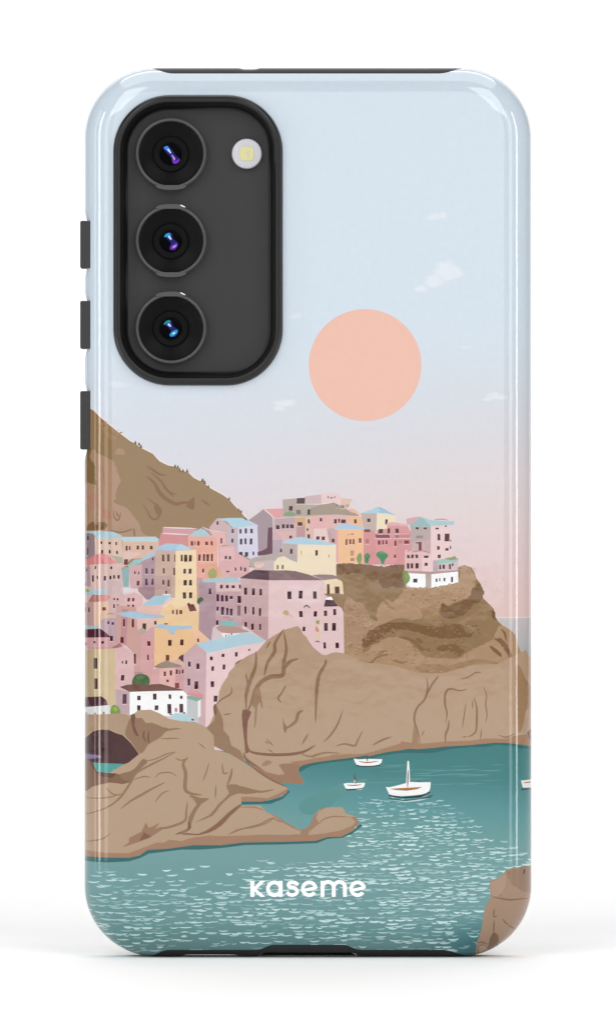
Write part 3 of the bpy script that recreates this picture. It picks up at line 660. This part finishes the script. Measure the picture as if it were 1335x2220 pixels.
M.p(ML, '930,520 1000,512 1060,545 1150,562 1060,575 1020,570 960,590 890,655 840,718 720,760 820,712 880,640 950,570', 2)
M.p('8b6650', '1022,640 1026,655 960,715 900,780 820,826 740,838 800,812 870,765 950,690', 2); M.s('8b6650', 10, '820,822 740,838 650,826')
M.p('a07c64', '300,860 380,820 410,760 430,795 500,762 470,800 525,800 430,862 370,884 255,922 300,888', 0); M.p('86604f', '398,822 445,850 368,880', 0)
M.p('a88268', '1030,592 1100,592 1200,602 1270,572 1335,536 1325,568 1270,597 1160,624 1030,624', 0)
M.s('8b6650', 12, '1050,350 1130,420 1240,490 1330,530')
# bottom right rock
Q.p('a98c75', '1400,560 1180,578 1060,602 960,590 900,600 840,625 800,670 750,725 640,770 590,800 578,880 595,960 592,1060 540,1150 500,1240 470,1450 430,1650 385,1760 370,1990 1400,1990', 0)
Q.p('b39680', '600,820 700,770 800,690 840,720 820,900 700,1030 620,1000 590,900', 2); Q.p('9b7e68', '850,640 1000,610 1240,580 1240,1000 1000,900 900,800', 2)
Q.s('84654e', 26, '630,1040 760,1070 900,1092 1060,1085 1210,1090', '730,1030 780,1005'); Q.s('84654e', 24, '655,1225 648,1290 650,1355 705,1338', '655,1410 648,1520 652,1640', '870,1490 930,1530 1000,1575', '1040,1390 1100,1412', '390,1770 480,1765 560,1800', '790,1390 830,1450 880,1490'); Q.p('7d6048', '585,1730 610,1660 650,1605 715,1650 735,1760 700,1850 620,1900 565,1890', 2); Q.p('3c3028', '1120,625 1148,630 1135,690 1115,715', 0); Q.p('8a6c56', '400,1830 480,1800 560,1850 590,1960 420,1980', 2); Q.p('b59a82', '420,1840 500,1815 560,1880 520,1930 440,1960', 2)
# boats
U.p('0d6368', '540,548 740,572 900,556 1050,512 1010,548 900,568 740,584 580,566'); U.p('2f2432', '560,515 720,538 900,520 1000,478 1012,492 900,546 720,556 570,534'); U.p('cfe9ea', '545,566 740,586 1000,552 900,578 740,596')
U.p('ffffff', '528,428 560,436 650,415 720,396 800,376 900,380 1015,378 1012,430 1000,474 970,496 930,509 830,522 720,528 640,526 590,518 566,508 548,470'); U.p('ad7a40', '568,450 640,446 740,440 860,434 925,430 870,455 760,472 640,464')
U.p('ffffff', '764,148 779,148 786,245 792,392 748,402 758,240'); U.s('7c4436', 14, '771,240 768,340 765,440'); U.s('4a4a40', 8, '860,372 885,368 912,376')
U.p('2f2a3a', '90,452 180,450 285,436 240,458 120,470'); U.p('cfe9ea', '200,458 280,452 260,462'); U.p('ffffff', '72,395 110,388 306,386 298,418 282,438 240,446 180,450 120,453 95,446 82,420'); U.s('a06a48', 11, '105,408 185,414 268,404'); U.s('5f4448', 12, '190,285 192,345 180,390'); U.s('7a5450', 14, '196,300 205,410'); U.p('f4f0ee', '184,380 190,345 200,380')
U.p('2f2a3a', '200,190 340,200 474,186 462,202 340,214 222,208'); U.p('ffffff', '182,124 240,132 330,126 492,130 480,168 458,188 400,198 340,202 260,200 214,190 196,160'); U.s('a0643c', 12, '235,152 330,166 450,150'); U.s('56686c', 16, '200,118 270,118 335,108'); U.s('5a3c3c', 12, '326,98 332,165')
O.p('2f2a3a', '1226,364 1300,362 1300,370 1236,372'); O.p('f4f0ee', '1228,310 1320,306 1320,362 1240,356'); O.s('a0643c', 8, '1240,326 1320,322')
# ------------------------------------------------------------------ outline of the hard shell
def side_left(y):                  # the shell is cut back a little beside each button
    d = 0.0
    for a, b in ((477, 580), (651, 755), (847, 974)):
        if a <= y <= b: d = 7
        elif a - 28 < y < a: d = max(d, 7 * (1 - (a - y) / 28) ** 1.4)
        elif b < y < b + 30: d = max(d, 7 * (1 - (y - b) / 30) ** 1.4)
    return d

def shell_outline():
    full = densify(rrect(RX0, RY0, RX1, RY1, RR, 22), 9)
    out = []
    for x, y in full:
        if x < RX0 + 0.01 and RY0 + RR < y < RY1 - RR: x = RX0 + side_left(y)
        if y < 400 and 312 < x < 1018:             # recess that bares the rubber along the top
            t = min(1, (x - 312) / 62, (1018 - x) / 66)
            y = max(y, RY0 + 0.5 + 15.5 * (t * t * (3 - 2 * t)))
        if y > 1900 and 316 < x < 1028:            # and along the bottom, deeper at the port
            t = min(1, (x - 316) / 50, (1028 - x) / 70)
            lim = RY1 - 0.5 - 17 * (t * t * (3 - 2 * t))
            if 561 < x < 776: lim -= 12 * min(1, (x - 561) / 27, (776 - x) / 27)
            y = min(y, lim)
        out.append((x, y))
    return out

CAM = (246.0, 206.0, 613.0, 836.0, 122.0)        # camera opening: box and corner radius
def cam_rect(i, n=14): return rrect(CAM[0] + i, CAM[1] + i, CAM[2] - i, CAM[3] - i, max(3, CAM[4] - i), n)

def inside(poly, pts):
    """non-zero winding test for many points"""
    p = np.asarray(poly); x, y = pts[:, 0], pts[:, 1]
    wn = np.zeros(len(pts), int)
    q = np.roll(p, -1, axis=0)
    for (ax, ay), (bx, by) in zip(p, q):
        cr = (bx - ax) * (y - ay) - (x - ax) * (by - ay)
        wn += ((ay <= y) & (by > y) & (cr > 0)).astype(int) - ((ay > y) & (by <= y) & (cr < 0)).astype(int)
    return wn != 0

def arrange(loops, chains=(), points=()):
    """one flat triangulation that has every given outline as an edge"""
    vid, V, Ed = {}, [], []
    def add(p):
        k = (round(p[0], 2), round(p[1], 2))
        if k not in vid:
            vid[k] = len(V); V.append(Vector(k))
        return vid[k]
    def link(ids):
        for a, b in zip(ids, ids[1:]):
            if a != b: Ed.append((a, b))
    for l in loops:
        ids = [add(p) for p in l]
        link(ids + ids[:1])
    for c in chains: link([add(p) for p in c])
    for p in points: add(p)
    vs, es, fs, *_ = delaunay_2d_cdt(V, Ed, [], 0, 1e-5, False)
    return np.array([tuple(v) for v in vs]), [tuple(f) for f in fs]

def build_shell(parent):
    outline = shell_outline()
    hole = cam_rect(5)
    rings = [rrect(RX0 + d, RY0 + d, RX1 - d, RY1 - d, RR - d, 26) for d in (0.6, 1.6, 3, 5, 7.5, 10.5, 14, 18, 22.5, 27.5, 33, 39, 46, 54, 63, 72, 80)]
    rings = [densify(r, 40) for r in rings]
    grid = [(x + 0.37, y + 0.41) for x in range(200, 1140, 36) for y in range(160, 2060, 36)]
    box = lambda p: (min(a for a, _ in p), min(b for _, b in p), max(a for a, _ in p), max(b for _, b in p))
    art = []
    for p, c in ART:
        b = box(p)
        if b[2] < RX0 or b[0] > RX1 or b[3] < RY0 or b[1] > RY1: continue
        art.append((p, c, b))
    V, T = arrange([outline, hole] + [p for p, _, _ in art] + rings, (), grid)
    T = np.array(T)
    cen = V[T].mean(axis=1)
    area2 = np.abs(np.cross(V[T[:, 1]] - V[T[:, 0]], V[T[:, 2]] - V[T[:, 0]]))
    keep = inside(outline, cen) & ~inside(hole, cen) & (area2 > 1e-4)
    T, cen = T[keep], cen[keep]
    layer = np.zeros(len(T), int)
    for i, (p, c, b) in enumerate(art):
        m = np.nonzero((cen[:, 0] >= b[0]) & (cen[:, 0] <= b[2]) & (cen[:, 1] >= b[1]) & (cen[:, 1] <= b[3]))[0]
        if len(m):
            layer[m[inside(p, cen[m])]] = i
    used = np.unique(T)
    remap = -np.ones(len(V), int); remap[used] = np.arange(len(used))
    V, T = V[used], remap[T]
    T = np.where((np.cross(V[T[:, 1]] - V[T[:, 0]], V[T[:, 2]] - V[T[:, 0]]) < 0)[:, None], T, T[:, ::-1])
    co, no = [], []
    for x, y in V:
        p, n = surf(x, y)
        co.append(p); no.append(n)
    def colour(l, x, y):
        c = art[l][1]
        c = c(x, y) if callable(c) else c
        return tuple(np.clip((c - 0.036) * ALB, 0.002, 0.86)) + (1.0,)
    cols = [colour(layer[k], *V[i]) for k, t in enumerate(T) for i in t]
    faces = [tuple(int(i) for i in t) for t in T]
    # the rim turns back: side walls hang from every border edge
    ec, owner = {}, {}
    for k, t in enumerate(faces):
        for a, b in zip(t, t[1:] + t[:1]):
            e = (min(a, b), max(a, b)); ec[e] = ec.get(e, 0) + 1; owner[e] = (a, b, k)
    def back(v, far):
        d, g = inset(*V[v])
        p = co[v].copy()
        p.y += far * S
        return p, Vector((-g[0], 0, g[1]))
    nv = len(co)
    for e, n in ec.items():
        if n != 1: continue
        a, b, k = owner[e]
        if CAM[0] - 2 < V[a][0] < CAM[2] + 2 and CAM[1] - 2 < V[a][1] < CAM[3] + 2: far = 14
        else: far = 46 if min(inset(*V[a])[0], inset(*V[b])[0]) < 1.2 else 13
        i = len(co)
        for v, f in ((a, 0), (b, 0), (b, far), (a, far)):
            p, n_ = back(v, f)
            co.append(p); no.append(no[v] if f == 0 and far == 46 else n_)
            cols.append(colour(layer[k], *V[v]))
        faces.append((i + 1, i, i + 3, i + 2))
        c4 = cols[-4:]
        cols[-4:] = [c4[1], c4[0], c4[3], c4[2]]
    me = bpy.data.meshes.new('back_shell')
    me.from_pydata([tuple(c) for c in co], [], faces)
    at = me.color_attributes.new('ink', 'FLOAT_COLOR', 'CORNER')
    at.data.foreach_set('color', np.array(cols, dtype=np.float32).ravel())
    me.polygons.foreach_set('use_smooth', [True] * len(me.polygons))
    me.materials.append(print_material())
    me.normals_split_custom_set_from_vertices([tuple(n) for n in no])
    me.update()
    o = bpy.data.objects.new('back_shell', me)
    COL.objects.link(o)
    o.parent = parent
    print('shell: verts', len(co), 'faces', len(faces), 'shapes', len(art))
    return o

ALB = 0.775                         # ink reflectance for a printed tone
def print_material():
    m = bpy.data.materials.new('printed_gloss_plastic')
    m.use_nodes = True
    nt = m.node_tree
    b = nt.nodes['Principled BSDF']
    at = nt.nodes.new('ShaderNodeAttribute'); at.attribute_name = 'ink'
    tc = nt.nodes.new('ShaderNodeTexCoord')
    n1 = nt.nodes.new('ShaderNodeTexNoise'); n1.inputs['Scale'].default_value = 900; n1.inputs['Detail'].default_value = 5
    r = nt.nodes.new('ShaderNodeMapRange'); r.inputs['To Min'].default_value = 0.965; r.inputs['To Max'].default_value = 1.03
    mx = nt.nodes.new('ShaderNodeMix'); mx.data_type = 'RGBA'; mx.blend_type = 'MULTIPLY'; mx.inputs['Factor'].default_value = 1
    nt.links.new(tc.outputs['Object'], n1.inputs['Vector'])
    nt.links.new(n1.outputs['Fac'], r.inputs['Value'])
    nt.links.new(at.outputs['Color'], mx.inputs['A'])
    nt.links.new(r.outputs['Result'], mx.inputs['B'])
    nt.links.new(mx.outputs['Result'], b.inputs['Base Color'])
    n2 = nt.nodes.new('ShaderNodeTexNoise'); n2.inputs['Scale'].default_value = 260; n2.inputs['Detail'].default_value = 2
    nt.links.new(tc.outputs['Object'], n2.inputs['Vector'])
    bp = nt.nodes.new('ShaderNodeBump'); bp.inputs['Strength'].default_value = 0.16; bp.inputs['Distance'].default_value = 0.0002
    nt.links.new(n2.outputs['Fac'], bp.inputs['Height'])
    nt.links.new(bp.outputs['Normal'], b.inputs['Normal'])
    b.inputs['Roughness'].default_value = 0.06
    b.inputs['Specular IOR Level'].default_value = 0.68
    return m

# ------------------------------------------------------------------ swept rings, lathes, slabs
def sweep(bm, base, prof, cap=None):
    """base(i) gives the closed outline at inset i; prof = [(inset, depth)]"""
    rows = [[bm.verts.new(W(x, y, dp)) for x, y in base(i)] for i, dp in prof]
    for a, b in zip(rows, rows[1:]):
        n = len(a)
        for k in range(n):
            bm.faces.new((a[k], a[(k + 1) % n], b[(k + 1) % n], b[k]))
    if cap: bm.faces.new(rows[-1])
    return rows

def disc_prof(bm, cx, cy, prof, n=56, cap=True):
    return sweep(bm, lambda r: [(cx + r * math.cos(2 * math.pi * k / n), cy + r * math.sin(2 * math.pi * k / n)) for k in range(n)], prof, cap)

def prism(bm, poly, d0, d1):
    a = [bm.verts.new(W(x, y, d0)) for x, y in poly]
    b = [bm.verts.new(W(x, y, d1)) for x, y in poly]
    n = len(poly)
    bm.faces.new(a); bm.faces.new(b[::-1])
    for k in range(n): bm.faces.new((a[k], a[(k + 1) % n], b[(k + 1) % n], b[k]))

# ------------------------------------------------------------------ the case
case = empty('phone_case', (0, 0, 0))
tag(case, 'glossy printed phone case standing upright, pastel cliff village, pink sun and boats on its back', 'phone case')
shell = build_shell(case)

# lettering near the bottom of the print
def build_lettering(parent):
    LX, LY, LK = 500, 1840, 3.708
    raw = []
    def arc(cx, cy, ro, ri, a0, a1, n=30):
        o = [(cx + ro * math.cos(R(a0 + (a1 - a0) * k / n)), cy + ro * math.sin(R(a0 + (a1 - a0) * k / n))) for k in range(n + 1)]
        i = [(cx + ri * math.cos(R(a0 + (a1 - a0) * k / n)), cy + ri * math.sin(R(a0 + (a1 - a0) * k / n))) for k in range(n + 1)]
        return o + i[::-1]
    box = lambda x0, y0, x1, y1: [(x0, y0), (x1, y0), (x1, y1), (x0, y1)]
    raw.append(box(159, 257, 190, 387))                                            # k
    raw.append([(186, 312), (240, 257), (279, 257), (208, 325), (279, 387), (238, 387), (186, 338)])
    for a0 in (0, 120, 240): raw.append(arc(351, 322, 66, 36, a0, a0 + 121))       # a
    raw.append(box(385, 258, 417, 387))
    s_mid = smooth([(541, 291), (524, 276), (499, 270), (473, 276), (464, 292), (474, 307), (498, 315), (524, 324), (534, 346), (522, 364), (497, 372), (470, 367), (452, 349)], 5, False)
    sp = []
    for sd in (1, -1):
        row = []
        for i, (x, y) in enumerate(s_mid):
            a, b = s_mid[max(0, i - 1)], s_mid[min(len(s_mid) - 1, i + 1)]
            l = math.hypot(b[0] - a[0], b[1] - a[1])
            row.append((x - (b[1] - a[1]) / l * 14 * sd, y + (b[0] - a[0]) / l * 14 * sd))
        sp += row if sd == 1 else row[::-1]
    raw.append(sp)
    for ex, ew in ((631, 66), (1019, 66)):                                          # the two e
        raw.append(arc(ex, 322, ew, 37, 35, 185)); raw.append(arc(ex, 322, ew, 37, 184, 352))
        raw.append([(ex - 42, 322), (ex + 30, 306), (ex + 64, 300), (ex + 65, 318), (ex + 42, 329), (ex - 40, 345)])
    for mx in (722, 812, 902): raw.append(box(mx, 258 if mx == 722 else 300, mx + 31, 387))   # m
    for mc in (782.5, 872.5): raw.append(arc(mc, 312, 60.5 if mc > 800 else 60.5, 30, 180, 360))
    polys = [[(LX + x / LK, LY + y / LK) for x, y in p] for p in raw]
    V, T = arrange(polys)
    T = np.array(T); cen = V[T].mean(axis=1)
    k = np.zeros(len(T), bool)
    for p in polys: k |= inside(p, cen)
    bm = bmesh.new()
    vs = [bm.verts.new(W(x, y, -0.30)) for x, y in V]
    for t in T[k]:
        try: bm.faces.new([vs[i] for i in t])
        except ValueError: pass
    for v in [v for v in bm.verts if not v.link_faces]: bm.verts.remove(v)
    ext = bmesh.ops.extrude_face_region(bm, geom=list(bm.faces))
    bmesh.ops.translate(bm, verts=[g for g in ext['geom'] if isinstance(g, bmesh.types.BMVert)], vec=(0, 0.29 * S, 0))
    return obj('lettering', bm, M_INK, parent)
build_lettering(shell)

# rubber bumper that shows along the top and bottom
def bumper_ring(i):
    x0, y0, x1, y1 = RX0 + 9 + i, RY0 + 1 + i, RX1 - 9 - i, RY1 - i
    pts = densify(rrect(x0, y0, x1, y1, max(8, RR - 6 - i), 12), 7)
    out = []
    for x, y in pts:
        if i < 8:
            if y > 1900 and 558 < x < 778:                      # charging port opening
                t = min(1, (x - 558) / 26, (778 - x) / 26)
                y -= (11.5 - i) * max(0, t) ** 0.6
            elif y > 1900 and 388 < x < 522:                    # speaker opening
                t = min(1, (x - 388) / 16, (522 - x) / 16)
                y -= 4.2 * max(0, t) ** 0.6 * (1 - i / 8)
            elif y < 300 and 518 < x < 562:                     # microphone notch
                t = min(1, (x - 518) / 9, (562 - x) / 9)
                y += 2.6 * max(0, t) * (1 - i / 8)
        out.append((x, y))
    return out
bm = bmesh.new()
sweep(bm, bumper_ring, [(40, 40), (24, 47), (14, 51), (10, 54), (6, 57), (3.2, 61), (1.4, 66), (0.4, 73), (0, 82), (0, 116), (1.5, 122), (5, 126), (14, 128), (30, 128)])
bumper = obj('bumper', bm, M_RUBBER, case)
bm = bmesh.new()
prism(bm, [(560, RY1 - 1), (587, RY1 - 12), (748, RY1 - 12), (775, RY1 - 1)], 100, 104)
obj('charging_port', bm, M_PORT, bumper)

# raised frame round the cameras
bm = bmesh.new()
sweep(bm, cam_rect, [(2, 12), (0, 4), (-0.2, 1), (0.5, -4), (2, -8.5), (4.5, -12), (8, -14.2), (12, -15), (15.5, -13.8), (18.5, -9.5), (20.5, -4), (21.5, 3), (23, 9), (25, 15), (27, 19.5), (29.5, 21.6), (34, 22.5)])
obj('camera_frame', bm, M_FRAME, case)

# side buttons
for a, b in ((477, 580), (651, 755), (847, 974)):
    bm = bmesh.new()
    prism(bm, rrect(173.0, a, 199, b, 3.5, 5), 36, 84)
    ed = [e for e in bm.edges if abs(e.verts[0].co.y - e.verts[1].co.y) < 1e-7]
    bmesh.ops.bevel(bm, geom=ed, offset=3 * S, segments=3, affect='EDGES')
    obj('button', bm, M_BUTTON, case)

# ------------------------------------------------------------------ the phone inside
phone = empty('smartphone', (0, 0, 0))
tag(phone, 'matt black smartphone inside the case, three round lenses and a flash showing in the cutout', 'smartphone')
bm = bmesh.new()
sweep(bm, lambda i: rrect(RX0 + 26 + i, RY0 + 26 + i, RX1 - 26 - i, RY1 - 26 - i, 128 - i, 10), [(60, 64), (10, 70), (2, 78), (0, 88), (0, 104), (4, 112), (14, 116)], cap=True)
obj('body', bm, M_BODY, phone)
bm = bmesh.new()
base = cam_rect(31, 14)
vs = [bm.verts.new(W(x, y, 21)) for x, y in base]
vb = [bm.verts.new(W(x, y, 40)) for x, y in base]
bm.faces.new(vs)
for k in range(len(vs)): bm.faces.new((vs[k], vs[(k + 1) % len(vs)], vb[(k + 1) % len(vs)], vb[k]))
obj('camera_panel', bm, M_PLATE, phone)

def reflex_mat(name, h, rough=0.25):  # tinted metal for the painted lens reflections
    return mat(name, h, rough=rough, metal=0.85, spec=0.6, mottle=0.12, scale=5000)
REFLEX = {'blue': reflex_mat('reflex_blue', '3f78d8'), 'violet': reflex_mat('reflex_violet', '6a2ca8'), 'cyan': reflex_mat('reflex_cyan', '1d8fc0'),
      'teal': reflex_mat('reflex_teal', '1f7f8a'), 'pale': reflex_mat('reflex_pale', 'b9cdf0'), 'navy': reflex_mat('reflex_navy', '1c1c66'), 'pink': reflex_mat('reflex_pink', 'b890c8')}

def make_lens(cy, tabs, spots, glint):
    cx = 371.0
    bm = bmesh.new()
    disc_prof(bm, cx, cy, [(79, 22), (78.4, 8), (77, 1.5), (75.5, -1), (73, -2), (71, -1.2), (69.8, 2), (69.4, 9)], 72, cap=False)
    ring = obj('lens', bm, M_RING, phone)
    for s in tabs:                                   # flattened lug at the top or bottom of the ring
        bm = bmesh.new()
        poly = [(cx - 33, cy + s * 69), (cx + 33, cy + s * 69), (cx + 33, cy + s * 71.8), (cx + 26, cy + s * 76.3), (cx + 12, cy + s * 78.8), (cx, cy + s * 79.2), (cx - 12, cy + s * 78.8), (cx - 26, cy + s * 76.3), (cx - 33, cy + s * 71.8)]
        prism(bm, poly if s > 0 else poly[::-1], -2.6, 21.5)
        obj('lug', bm, M_RING, ring)
    if glint:  # bright sliver added to stand for a glint on the ring
        bm = bmesh.new()
        prism(bm, [(cx + 19, cy - 77), (cx + 23, cy - 77), (cx + 31, cy - 73), (cx + 30, cy - 71.8), (cx + 25, cy - 73.6)], -4.2, -1)
        obj('glint_chip', bm, M_GLINT, ring)
    bm = bmesh.new()
    disc_prof(bm, cx, cy, [(70.5, 5), (67, 8), (54, 13), (40, 18), (38.5, 19)], 64, cap=True)
    obj('barrel', bm, M_BARREL, ring)
    bm = bmesh.new()
    disc_prof(bm, cx - 1, cy + 1, [(38, 19), (37, 15.5), (34, 14.8), (26, 17), (23, 19.5)], 56, cap=False)
    obj('inner_ring', bm, M_CELL, ring)
    bm = bmesh.new()
    disc_prof(bm, cx - 1, cy, [(24, 18.2), (23, 17.4), (15, 16.4), (7, 15.8), (1, 15.6)], 48, cap=True)
    obj('pupil', bm, M_PUPIL, ring)
    for k, (key, t) in enumerate(spots):  # reflections in the lens, put in as coloured slivers
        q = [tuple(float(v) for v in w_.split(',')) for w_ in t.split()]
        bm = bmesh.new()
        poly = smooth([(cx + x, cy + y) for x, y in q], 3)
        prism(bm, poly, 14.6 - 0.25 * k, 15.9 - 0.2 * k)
        obj('painted_reflex', bm, REFLEX[key], ring, sharp=80)
    return ring
make_lens(332.5, (1,), [('navy', '-17,-14 -8,-17 2,-8 10,4 18,10 17,18 8,22 2,16 -2,6 -10,-2'), ('blue', '-16,-13 -8,-17 -4,-10 -2,-3 -6,-4 -11,-8'),
                        ('violet', '4,12 10,15 18,11 16,18 9,22 3,19'), ('pale', '-8,-9 -5,-11 0,-2 -2,-1'), ('pink', '1,3 3,3 9,11 6,13')], False)
make_lens(521.5, (1, -1), [('navy', '-15,-10 -6,-18 2,-15 4,-5 12,2 15,8 8,20 -4,17 0,6 -6,-2'), ('cyan', '-15,-9 -11,-15 -4,-17 -1,-12 -8,-9'), ('pale', '-7,-9 -3,-11 1,-3 -2,-3'),
                           ('violet', '-2,15 3,9 13,5 13,12 6,18 0,19'), ('pink', '3,13 11,9 11,11 6,15')], True)
make_lens(711.5, (-1,), [('navy', '-15,-10 -6,-18 1,-15 4,-5 14,2 15,8 8,18 -4,15 0,6 -6,-2'), ('teal', '-16,-8 -12,-15 -4,-18 -1,-14 -8,-11'), ('pale', '-8,-8 -4,-11 0,-4 -3,-4'),
                         ('cyan', '-3,14 2,7 13,3 13,10 6,16 0,18'), ('pale', '2,11 8,8 9,10 5,13')], True)
bm = bmesh.new()
disc_prof(bm, 535, 332.5, [(32.5, 22), (32.3, 9), (31, 7), (27, 5.6), (18, 4.8), (8, 4.5)], 56, cap=True)
flash = obj('flash', bm, M_FLASH, phone)
bm = bmesh.new()
prism(bm, [(535 + 15 * (abs(math.cos(a)) ** 0.5) * (1 if math.cos(a) >= 0 else -1), 333 + 15 * (abs(math.sin(a)) ** 0.5) * (1 if math.sin(a) >= 0 else -1)) for a in (2 * math.pi * k / 28 for k in range(28))], 3.2, 5.5)
led = obj('led', bm, M_LED, flash)
bm = bmesh.new()
prism(bm, [(533, 335), (540, 326), (542, 328), (537, 333), (541, 339), (538, 341)], 2.6, 3.4)
obj('die', bm, M_FLASH, led)
